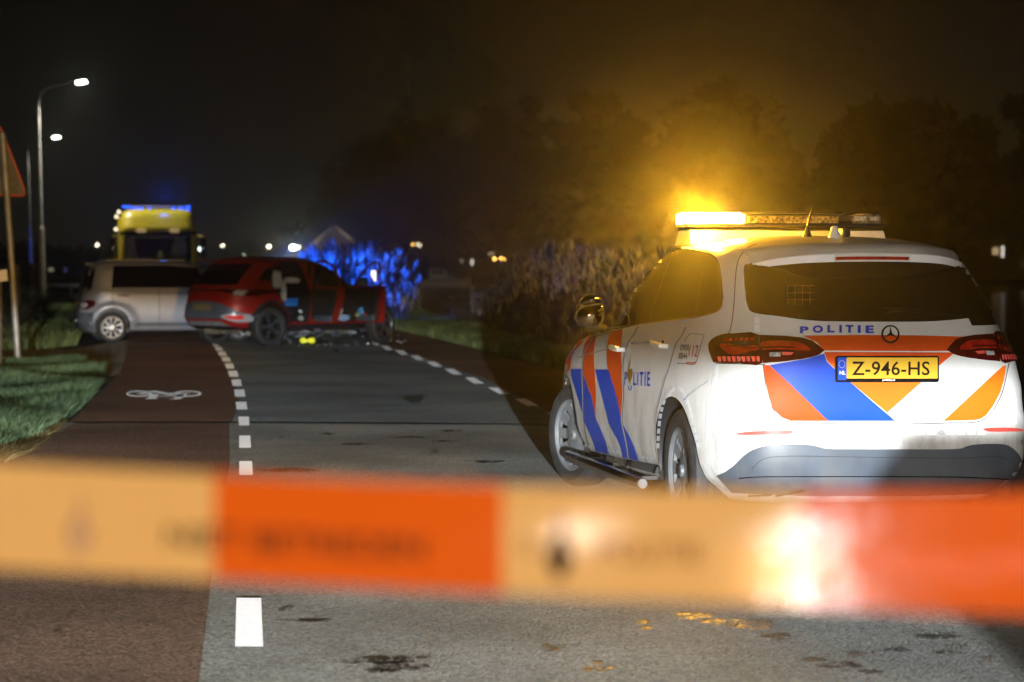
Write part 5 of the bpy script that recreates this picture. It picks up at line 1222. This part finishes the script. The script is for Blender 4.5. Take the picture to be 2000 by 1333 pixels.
def tape_flame(cx, m):
    fl_ = sm([(0, .0), (.4, .25), (.55, .5), (1, .62), (.8, .8), (.3, 1.0), (-.3, 1.0), (-.8, .8), (-1, .62), (-.5, .45), (-.1, .25)], 2, True)
    V2, Fv = tess([(cx + a*26, .22 + b * .62) for a, b in fl_], 9999); make('flame_print', [tape_pt(a, b) + Vector((0, -.0012, 0)) for a, b in V2], Fv, m, root)
tape_flame(1092, M['letter_black']); tape_flame(155, mat('faded_print', (.25, .14, .06), .6)); tape_flame(-420, M['letter_black'])
tape_text('POLITIE', -370, -40, .46, .66, M['letter_black'], .01)
tape_text('POLITIE', 1700, 2090, .50, .72, mat('faded_red_print', (.50, .08, .02), .6), .01)

# ================================================================== REEDS
REED = leafmat('dry_reed', (.11, .085, .05), (.07, .05, .03), 1.2, .3)
REEDP = leafmat('reed_plume', (.50, .46, .44), (.34, .31, .30), 1.2, .45)
def reeds(name, base_fn, n, hfun, seed, plume=.16, wd=.012, leaf=2, plume_p=1.0, kind='stuff', lo=.72, ln=.07, pw=.032):
    r = np.random.default_rng(seed); out = []; pl_ = []
    for i in range(n):
        x, y, z0 = base_fn(r); h = hfun(x, y) * r.uniform(lo, 1.06); lx, ly = r.normal(.04, ln) * h, r.normal(0, .05) * h
        an = r.uniform(0, math.pi); dx_, dy_ = math.cos(an)*wd/2, math.sin(an)*wd/2
        mx_, my_ = x + lx*.4, y + ly*.4; tx_, ty_ = x + lx, y + ly
        out.append([(x-dx_, y-dy_, z0), (x+dx_, y+dy_, z0), (mx_+dx_, my_+dy_, z0+h*.55), (mx_-dx_, my_-dy_, z0+h*.55), (tx_, ty_, z0+h)])
        for k in range(leaf):
            t0 = r.uniform(.2, .8); bx, by, bz = x + lx*t0, y + ly*t0, z0 + h*t0; a2 = r.uniform(0, 2*math.pi); L = r.uniform(.22, .5) * min(h/2, 1.0); lw = .011
            ex, ey = math.cos(a2)*L, math.sin(a2)*L; px_, py_ = -math.sin(a2)*lw, math.cos(a2)*lw
            out.append([(bx-px_, by-py_, bz), (bx+px_, by+py_, bz), (bx+ex*.5+px_, by+ey*.5+py_, bz+L*.45), (bx+ex*.5-px_, by+ey*.5-py_, bz+L*.45), (bx+ex, by+ey, bz+L*r.uniform(-.1, .6))])
        if r.random() < plume_p:
            for k in range(6):
                a2 = r.uniform(0, 2*math.pi); L = plume * r.uniform(.6, 1.2); w2_ = pw * r.uniform(.6, 1.3); ox, oy = math.cos(a2)*.03 + lx*.12, math.sin(a2)*.03; q = -L*.5 + r.uniform(-.4, .4)*L; px_, py_ = -math.sin(a2)*w2_, math.cos(a2)*w2_
                pl_.append([(tx_-px_*.3, ty_-py_*.3, z0+h+q), (tx_+px_*.3, ty_+py_*.3, z0+h+q), (tx_+ox+px_, ty_+oy+py_, z0+h+q+L*.5), (tx_+ox-px_, ty_+oy-py_, z0+h+q+L*.5), (tx_+ox*1.8, ty_+oy*1.8, z0+h+q+L*1.1)])
    return np.array(out).reshape(-1, 3), len(out), np.array(pl_).reshape(-1, 3), len(pl_)
# blue-lit clump right of the red car
def clump_base(r):
    while True:
        px_ = r.uniform(618, 792); Y = r.uniform(56, 61.5)
        return ((px_ - 1000) * Y / F, Y, -.15)
def clump_h(x, y):
    px_ = 1000 + F * x / y; top = float(np.interp(px_, [612, 640, 665, 700, 740, 770, 795], [512, 494, 486, 486, 498, 516, 552])); return H + (HY - top) * y / F + .15
a, na, b, nb = reeds('reed', clump_base, 1100, clump_h, 21, .20, leaf=4, lo=.42, ln=.14, pw=.055)
rcl = empty('reed_clump', (P(705, 519, 58).x, 58, 0)); tag(rcl, 'tall reed clump glowing bright blue behind the open door of the red car', 'reed clump')
off = np.array([rcl.location.x, rcl.location.y, 0])
np_mesh('stems', a - off, na, REED, rcl); np_mesh('plumes', b - off, nb, REEDP, rcl)
for o in list(rcl.children): o['kind'] = 'stuff'
# long reed bed along the canal
def bed_base(r):
    y = 24 + 30 * r.random() ** .8; x = bank_x(y) + r.uniform(.15, 1.6)
    return (x, y, -.4)
def bed_h(x, y):
    px_ = 1000 + F * x / y; top = float(np.interp(px_, [820, 880, 900, 930, 950, 980, 1010, 1040, 1150, 1190, 1400, 1700], [650, 630, 600, 575, 596, 548, 528, 508, 508, 520, 525, 525])); top += 14 * math.sin(px_ / 9.0) 
    return max(.35, H + (HY - top) * y / F + .4)
a, na, b, nb = reeds('reed', bed_base, 3600, bed_h, 22, .17, leaf=2, plume_p=.6)
np_mesh('reed_stems', a, na, REED); np_mesh('reed_plumes', b, nb, REEDP)
def bank_base(r):
    y = 46 + 12 * r.random(); return (bank_x(y) + r.uniform(-.1, .9), y, -.3)
a, na, b, nb = reeds('reed', bank_base, 420, lambda x, y: .95, 23, .1, leaf=3, plume_p=.15)
np_mesh('bank_reeds', np.concatenate([a, b]), na + nb, REED)
# blue light of the emergency vehicles standing beyond the red car
bl = lamp('blue_beacon_light', 'SPOT', (-4.95, 53.6, 1.05), 3600, (.006, .10, 1.0), .10, spot_size=R(90), spot_blend=.1); aim(bl, (-3.4, 58.0, 1.4))
bl.data.use_nodes = True; t = bl.data.node_tree; em = t.nodes['Emission']
ge = t.nodes.new('ShaderNodeNewGeometry'); se = t.nodes.new('ShaderNodeSeparateXYZ'); t.links.new(ge.outputs['Incoming'], se.inputs[0])
t.links.new(mth(t, 'MULTIPLY', mrange(t, se.outputs['Z'], 0.17, 0.28, 1.0, 0.0), mth(t, 'MULTIPLY', mrange(t, se.outputs['Y'], 0.5, 0.75, 0.0, 1.0), mrange(t, se.outputs['X'], -0.25, -0.1, 0.0, 1.0))), em.inputs['Strength'])
bl2 = lamp('blue_beacon_light', 'SPOT', (-5.0, 50.5, 1.62), 2400, (.03, .10, 1.0), .06, spot_size=R(20), spot_blend=.6); aim(bl2, (1.0, 36.5, 2.2))

fl = P(560, 484, 318); fo = lamp('far_floodlight', 'SPOT', (fl.x, 312, 4.0), 10000, (1, .93, .8), .2, spot_size=R(46), spot_blend=.5); aim(fo, (P(655, 480, 330).x, 330, 4.5))
fl = P(905, 500, 278); fo = lamp('boat_fill', 'SPOT', (P(840, 500, 272).x, 268, 4.0), 650, (1, .9, .7), .2, spot_size=R(34), spot_blend=.6); aim(fo, (P(872, 500, 285).x, 285, .3))  # unseen spot added to brighten the moored boat
# ================================================================== TREES
BARK = mat('dark_bark', (.030, .025, .020), .95, noise=.4, nscale=2, bump=.5, bscale=6)
LEAF = leafmat('dark_foliage', (.026, .027, .015), (.020, .021, .012), .15, .25)
TWIG = leafmat('bare_twigs', (.030, .025, .020), (.024, .02, .015), .2, .15)
def cards(pts, size, seed, slim=.5, up=0.0):
    r = np.random.default_rng(seed); n = len(pts); d = r.normal(size=(n, 3)); d[:, 2] += up; d /= np.linalg.norm(d, axis=1)[:, None]
    e = r.normal(size=(n, 3)); e -= (e*d).sum(1)[:, None]*d; e /= np.linalg.norm(e, axis=1)[:, None]; s_ = size * r.uniform(.5, 1.5, n)[:, None]
    v = np.zeros((n, 5, 3)); v[:, 0] = pts - e*s_*slim*.35; v[:, 1] = pts + e*s_*slim*.35; v[:, 2] = pts + d*s_*.5 + e*s_*slim*.5; v[:, 3] = pts + d*s_*.5 - e*s_*slim*.5; v[:, 4] = pts + d*s_
    return v.reshape(-1, 3), n
def tree(name, trunk_px, Y, blobs, n, size, lab, seed, gy=540, m=None, slim=.5, shell=.45, grp='dark trees against the night sky', limbs=True):
    base = P(trunk_px, 519, Y); o = empty(name, (base.x, Y, -.1)); tag(o, lab, 'tree', grp); r = np.random.default_rng(seed); off = np.array([base.x, Y, -.1])
    P_ = []; tot = sum(b[2]*b[3] for b in blobs); mb_ = MB(); kk = Y / F
    topz = max(H + (HY - b[1]) * kk for b in blobs)
    mb_.tube([(0, 0, 0), (.2, 0, topz*.3), (0, 0, topz*.6), (.1, 0, topz*.85)], [.45, .36, .22, .08], 10)
    for (px_, py_, rx, ry) in blobs:
        k = int(n * rx * ry / tot); c = np.array([(px_-HX)*kk, Y, H + (HY-py_)*kk]); rad = np.array([rx*kk, (rx+ry)/2*kk, ry*kk])
        # clustered clumps inside the blob
        nc = max(5, k // 90); cen = r.normal(size=(nc, 3)); cen /= np.linalg.norm(cen, axis=1)[:, None]; cen *= (r.random(nc)[:, None] ** shell); 
        q = cen[r.integers(0, nc, k)] + r.normal(size=(k, 3)) * .13; P_.append(c + q * rad)
        if limbs:
            for i in range(5):
                t_ = c + cen[r.integers(0, nc)] * rad * .8 - off; s0 = np.array([0, 0, max(1.0, min(t_[2]*.55, topz*.55))]); mid = (s0 + t_) / 2 + np.array([0, 0, -.3]); mb_.tube([s0, mid, t_], [.16, .10, .03], 6)
    mb_.build('trunk', BARK, o, True)
    pts = np.concatenate(P_) - off; pts[:, 2] = np.maximum(pts[:, 2], .3); v, nn = cards(pts, size, seed + 1, slim)
    np_mesh('crown', v, nn, m or LEAF, o)
    return o
def bare_tree(px_, Y, top, spread, lab, seed, nm='bare_tree'):
    base = P(px_, 519, Y); o = empty(nm, (base.x, Y, -.1)); tag(o, lab, 'tree', 'dark trees against the night sky'); r = random.Random(seed); mb_ = MB(); kk = Y / F; Ht = H + (HY - top) * kk; tw = []
    def grow(p, d, L, rad, dep):
        q = p + d * L; mid = p + d * L * .5 + Vector([r.uniform(-.05, .05) * L for _ in range(3)]); mb_.tube([p, mid, q], [rad, rad*.85, rad*.66], 6 if dep < 3 else 4, cap=False)
        if dep >= 6 or L < .35:
            for _ in range(12): tw.append(q + Vector([r.gauss(0, .55) for _ in range(3)]))
            return
        for i in range(3 if dep < 4 else 3):
            nd = (d + Vector([r.gauss(0, .42) * spread, r.gauss(0, .42), r.gauss(0.08, .25)])).normalized(); grow(q if i else mid.lerp(q, .9), nd, L * r.uniform(.62, .86), rad * r.uniform(.5, .68), dep + 1)
    grow(Vector((0, 0, 0)), Vector((.02, 0, 1)), Ht*.17, .42, 0)
    for k in range(7):
        a_ = k / 7 * 6.28; grow(Vector((0, 0, Ht*(.14 + .02*k))), Vector((math.cos(a_)*spread*.8, math.sin(a_)*.6, .8)).normalized(), Ht*.19, .2, 1)
    zs = [v[2] for v in mb_.V]; s_ = Ht / max(zs); mb_.V = [(v[0]*s_, v[1]*s_, v[2]*s_) for v in mb_.V]
    mb_.build('trunk', BARK, o)
    pts = np.array([[v.x*s_, v.y*s_, v.z*s_] for v in tw]); v, nn = cards(pts, .9, seed, .10); np_mesh('crown', v, nn, TWIG, o)
    return o
TT = [
 ('conifer', 1038, 300, [(1040,212,14,18),(1034,245,26,16),(1028,280,30,18),(1036,315,42,20),(1030,350,46,22),(1040,395,60,28),(1030,440,60,36)], 9000, 1.1, 'narrow conifer with drooping tiers left of the broad trees', 31),
 ('broad_tree', 1190, 320, [(1130,200,34,12),(1165,206,46,14),(1190,225,42,20),(1130,262,60,26),(1200,270,60,34),(1120,330,90,50),(1210,340,80,60),(1140,420,110,70),(1240,430,80,60)], 17000, 1.3, 'broad tree with a flat-topped crown right of the conifer', 32),
 ('broad_tree', 1400, 320, [(1410,175,34,14),(1395,205,60,24),(1330,235,56,26),(1460,215,66,16),(1490,235,46,20),(1400,270,120,50),(1480,310,80,46),(1360,360,130,70),(1460,400,110,80)], 20000, 1.3, 'tallest broad tree standing behind the lit amber lamp', 33),
 ('broad_tree', 1730, 250, [(1655,270,44,26),(1700,235,50,30),(1780,222,60,28),(1850,240,56,30),(1920,262,50,30),(1660,320,70,60),(1760,310,110,80),(1880,320,90,70),(1700,410,120,90),(1860,420,130,90),(1960,400,50,80)], 24000, 1.1, 'rounded dense tree above the right side of the police car', 34),
 ('broad_tree', 2040, 240, [(2010,225,36,40),(2060,260,60,80),(2010,330,40,70),(2060,420,80,100)], 9000, 1.1, 'dark tree cut by the right picture edge', 35),
 ('broad_tree', 650, 360, [(650,428,50,24),(610,455,50,28),(700,440,70,36),(760,450,60,40),(680,480,100,36)], 12000, 1.2, 'low dark tree behind the gabled house', 36),
 ('broad_tree', 960, 340, [(960,330,60,40),(940,390,90,60),(960,450,110,60)], 6000, 1.2, 'dim tree between the bare tree and the conifer', 37),
 ('broad_tree', 1570, 335, [(1560,400,60,50),(1600,440,70,60),(1540,470,80,50)], 6000, 1.2, 'low tree between the tallest tree and the rounded tree', 38)]
for nm, px_, Y, bl_, n_, s_, lab, sd in TT: tree(nm, px_, Y, bl_, n_, s_, lab, sd)
bare_tree(862, 290, 212, 1.15, 'large bare tree with fanned branches left of the conifer', 41)
bare_tree(752, 300, 320, 1.1, 'smaller bare tree left of the large bare one', 42)
# distant tree line
r = np.random.default_rng(50)
for i, (x0, x1, Y, top, lab) in enumerate(((-150, 120, 420, 488, 'dark tree line behind the left verge'), (100, 330, 520, 492, 'low tree line behind the silver car'), (380, 520, 560, 486, 'dark tree line above the red car roof'), (500, 640, 520, 478, 'dark trees left of the gabled house'), (740, 1000, 420, 462, 'dark bushes behind the boat'), (980, 1320, 420, 450, 'dark bushes beneath the broad trees'), (1500, 2100, 380, 440, 'dark bushes beneath the rounded tree'))):
    kk = Y / F; n = int((x1 - x0) * 36); px_ = r.uniform(x0, x1, n); hh = (H + (HY - top - 0) * kk) * (.65 + .35*np.sin(px_/17.0 + i)*np.cos(px_/7.3)) ; z = hh * r.random(n) ** .7
    pts = np.stack([(px_-HX)*kk, Y + r.uniform(-6, 6, n), z], 1); v, nn = cards(pts, 2.0, 60+i, .8); o = np_mesh('tree_line', v, nn, LEAF, kind='stuff'); tag(o, lab)

# ================================================================== HOUSES on the far bank
DW = mat('dark_brick_wall', (.09, .065, .05), .9, noise=.3, nscale=.8); DR = mat('dark_roof_tiles', (.05, .045, .04), .85, noise=.4, nscale=.7); TRIM = mat('cream_bargeboard', (.42, .36, .24), .7)
WL = mat('lit_window_warm', (1, .8, .5), .4, emit=(1, .72, .36), es=.55); WD = mat('lit_window_dim', (1, .8, .5), .4, emit=(.9, .85, .6), es=.30); WB = mat('lit_window_bright', (1, 1, 1), .4, emit=(1, .93, .80), es=1.3); WG = mat('unlit_window', (.02, .02, .02), .1)
def house(name, pts, Y, eave_y, ridge_y, dep, lab, trim=False, wins=(), gable=True, chim=None):
    (x0, x1) = pts; o = empty(name, (P(x0, 519, Y).x, Y, -.05)); tag(o, lab, 'house'); kk = Y / F; W = (x1 - x0) * kk; he = H + (HY - eave_y)*kk; hr = H + (HY - ridge_y)*kk
    mw = MB()
    if gable: mw.prism([(0, 0), (W, 0), (W, he), (W/2, hr), (0, he)], 0, dep)
    else: mw.box((W/2, dep/2, he/2), (W, dep, he))
    mw.build('wall', DW, o); mr_ = MB()
    if gable:
        for s in (0, 1):
            a_ = (W/2, hr + .05); b_ = ((-.5, he - .35) if s == 0 else (W + .5, he - .35)); n = Vector((-(b_[1]-a_[1]), 0, b_[0]-a_[0])).normalized() * (.15 if s else -.15)
            mr_.add([(a_[0], -.4, a_[1]), (b_[0], -.4, b_[1]), (b_[0], dep+.4, b_[1]), (a_[0], dep+.4, a_[1]), (a_[0]+n.x, -.4, a_[1]+n.z), (b_[0]+n.x, -.4, b_[1]+n.z), (b_[0]+n.x, dep+.4, b_[1]+n.z), (a_[0]+n.x, dep+.4, a_[1]+n.z)], [(0,1,2,3), (7,6,5,4), (0,4,5,1), (1,5,6,2), (2,6,7,3), (3,7,4,0)])
    else:
        mr_.prism([(-.4, he), (dep + .4, he), (dep*.5, hr)], -.4, W + .4, f=lambda a, z, y: (y, a, z))
    mr_.build('roof', DR, o)
    if trim:
        mt = MB()
        for s in (0, 1):
            b_ = (-.4, -.5, he - .25) if s == 0 else (W + .4, -.5, he - .25); mt.tube([(W/2, -.5, hr + .12), b_], .26, 4)
        mt.build('bargeboard', TRIM, o)
        mt = MB(); mt.box((.3, -.3, he/2), (.55, .3, he)); mt.build('corner_post', TRIM, o)
        mt = MB(); mt.box((-.1, -.4, he - .2), (1.1, .4, .3)); mt.build('gutter', TRIM, o)
    for (wx, wy, ww, wh, m) in wins:
        mwn = MB(); cx_, cz_ = (wx - x0)*kk, H + (HY - wy)*kk + .05; mwn.box((cx_, -.05, cz_), (ww*kk + .2, .1, wh*kk + .2)); fr_ = mwn.build('window', DR, o); mwn = MB(); mwn.box((cx_, -.12, cz_), (ww*kk, .05, wh*kk)); mwn.build('pane', m, fr_)
    return o
house('gabled_house', (604, 704), 330, 484, 441, 9, 'house with a pale-edged gable rising behind the blue-lit reeds', True, ((650, 470, 8, 10, WG), (575+40, 503, 5, 8, WG)))
house('farmhouse', (842, 990), 336, 506, 462, 10, 'low farmhouse with a broad dark roof and lit windows behind the boat', False, ((858, 508, 4, 6, WD), (902, 509, 6, 9, WD), (922, 512, 5, 12, WB), (960, 496, 12, 7, WD)), gable=False)
house('bungalow', (1200, 1250), 335, 500, 478, 8, 'small dark building with a lit window left of the police car roof', False, ((1230, 511, 8, 14, WD), (1211, 507, 3, 4, WB)), gable=False)
house('long_house', (1882, 2160), 250, 470, 452, 9, 'long low house with lit windows at the right picture edge', False, ((1944, 491, 13, 14, WL), (1958, 492, 5, 22, WB), (1999, 502, 10, 36, WL), (2060, 500, 20, 30, WL)), gable=False)
house('bungalow', (60, 150), 330, 512, 500, 8, 'dim low house left of the silver car', False, ((100, 527, 10, 7, WD), (128, 528, 4, 10, mat('violet_window', (.3, .3, 1), .4, emit=(.25, .22, .8), es=.25))), gable=False)

# ================================================================== BOAT
bY = 285.0; kk = bY / F; bo = empty('motor_boat', ((870-HX)*kk, bY, -1.1)); tag(bo, 'white cabin boat moored on the far side of the canal', 'boat')
HUL = mat('boat_white', (.62, .60, .50), .5, noise=.15, nscale=.6)
st_ = [(-2.9, .75, .95, 1.05), (-2.0, .95, .9, .95), (-.5, 1.05, .85, .9), (1.0, .95, .9, .95), (2.2, .6, 1.05, 1.1), (3.0, .06, 1.35, 1.35)]
V_ = []; 
for x, hw, hd, _ in st_: V_ += [(x*.97, 0, -.25), (x*.98, -hw*.75, -.1), (x, -hw, hd), (x, 0, hd), (x, hw, hd), (x*.98, hw*.75, -.1)]
Fv = []
for i in range(len(st_)-1):
    for j in range(6): j2 = (j+1) % 6; Fv.append((i*6+j, i*6+j2, (i+1)*6+j2, (i+1)*6+j))
Fv += [tuple(range(6)), tuple(reversed(range(30, 36)))]
hu = MB(); hu.add(V_, Fv); hu.build('hull', HUL, bo)
mb = MB(); mb.tube([(x, -hw - .02, hd - .1) for x, hw, hd, _ in st_], .05, 6); mb.build('rubbing_strake', M['black'], bo)
mb = MB(); mb.prism([(-2.0, .85), (1.4, .85), (1.0, 1.35), (.3, 1.45), (.0, 2.1), (-1.7, 2.15), (-1.9, 1.4)], -.75, .75); cbn = mb.build('cabin', HUL, bo)
for a, b_, z0, z1 in ((-1.6, -1.0, 1.5, 1.95), (-.85, -.25, 1.5, 1.95), (.3, .8, 1.05, 1.25)):
    mb = MB(); mb.box(((a+b_)/2, -.76, (z0+z1)/2), (b_-a, .03, z1-z0)); mb.build('cabin_window', WG, cbn)
mb = MB(); mb.tube([(-.6, 0, 2.1), (-.6, 0, 3.1)], .03, 6); mb.build('mast', M['steel'], bo)
mb = MB(); mb.tube([(1.2, -.7, .95), (1.2, -.7, 1.5), (2.8, -.15, 1.85), (2.8, -.15, 1.3)], .02, 6); mb.build('railing', M['steel'], bo)

# ================================================================== WET PATCHES on the near road
WETM = mat('wet_patch', (.075, .072, .06), .5, spec=.2, bump=.35, bscale=45, bdist=.004)
def broken(m, lo, hi, sc):
    T = m.node_tree; b = T.nodes['Principled BSDF']; co = T.nodes.new('ShaderNodeTexCoord'); mp = T.nodes.new('ShaderNodeMapping'); mp.inputs['Scale'].default_value = (1, .45, 1); T.links.new(co.outputs['Object'], mp.inputs['Vector'])
    n = T.nodes.new('ShaderNodeTexNoise'); n.inputs['Scale'].default_value = sc; n.inputs['Detail'].default_value = 8; n.inputs['Roughness'].default_value = .7; T.links.new(mp.outputs[0], n.inputs['Vector'])
    T.links.new(mrange(T, n.outputs['Fac'], lo, hi, 0.0, .92), b.inputs['Alpha'])
broken(WETM, .40, .60, 16)
def patch(cx, cy, rx, ry, sd, m, z=.0014, lab='wet_patch'):
    r_ = random.Random(sd); pts = []
    for i in range(64):
        an = 2*math.pi*i/64; k = 1.25 + .22*math.sin(3*an + sd) + .10*math.sin(7*an + 2*sd) + r_.uniform(-.10, .10); pts.append((cx + rx*k*math.cos(an), cy + ry*k*math.sin(an)))
    poly = [tuple(G(x, y)[:2]) for x, y in pts]; return world_sheet(lab, poly, m, z)
for i, (x, y, rx, ry) in enumerate(((735,1291,58,6),(775,1302,42,9),(800,1285,30,3),(735,1310,20,4),(600,1212,42,2.5),(470,1222,18,2),(1640,1300,34,5),(1590,1290,18,3),(1700,1313,20,3),(1830,1245,36,4),(1870,1263,16,4),(1520,1244,24,5),(800,855,26,1.6),(870,862,20,1.3),(700,868,30,1.6),(880,842,20,1.4),(950,902,30,2.2),(640,848,14,1.3),(1750,1270,24,3),(1850,1275,20,3))):
    patch(x, y, rx, ry, i, WETM)
AMW = mat('wet_mud_amber_reflection', (.42, .24, .05), .35, noise=.6, nscale=30, bump=.6, bscale=60, col2=(.10, .06, .02))  # wet leaf and mud spots, amber lamp reflection painted into their colour
broken(AMW, .42, .58, 30)
for i, (x, y, rx, ry) in enumerate(((1355,1204,30,6),(1415,1216,36,6),(1470,1223,40,6),(1260,1216,12,3),(1263,1228,8,2.5),(1078,1262,18,3),(1075,1270,14,3),(1172,1308,26,3.5),(1150,1312,5,3),(1168,1296,10,2),(570,919,42,3.5),(1485,1213,20,3),(1680,1278,22,3.5),(1930,1287,14,2.5),(808,779,17,6))):
    patch(x, y, rx, ry, 40+i, AMW, .0017, 'amber_lit_wet_mud')

# ================================================================== HAZE: thin drizzle in the air
hz = MB(); x0, x1, y0, y1, z0, z1 = -140, 150, -20, 600, -3.2, 40
hz.add([(x0,y0,z0),(x1,y0,z0),(x1,y1,z0),(x0,y1,z0),(x0,y0,z1),(x1,y0,z1),(x1,y1,z1),(x0,y1,z1)], [(0,3,2,1),(4,5,6,7),(0,1,5,4),(1,2,6,5),(2,3,7,6),(3,0,4,7)])
hm = bpy.data.materials.new('haze'); hm.use_nodes = True; T = hm.node_tree; T.nodes.clear(); oo = T.nodes.new('ShaderNodeOutputMaterial'); vp = T.nodes.new('ShaderNodeVolumePrincipled')
vp.inputs['Color'].default_value = (.9, .9, .9, 1); vp.inputs['Density'].default_value = .0021; vp.inputs['Anisotropy'].default_value = .945
T.links.new(vp.outputs[0], oo.inputs['Volume']); ho = hz.build('haze', hm); tag(ho, kind='stuff')
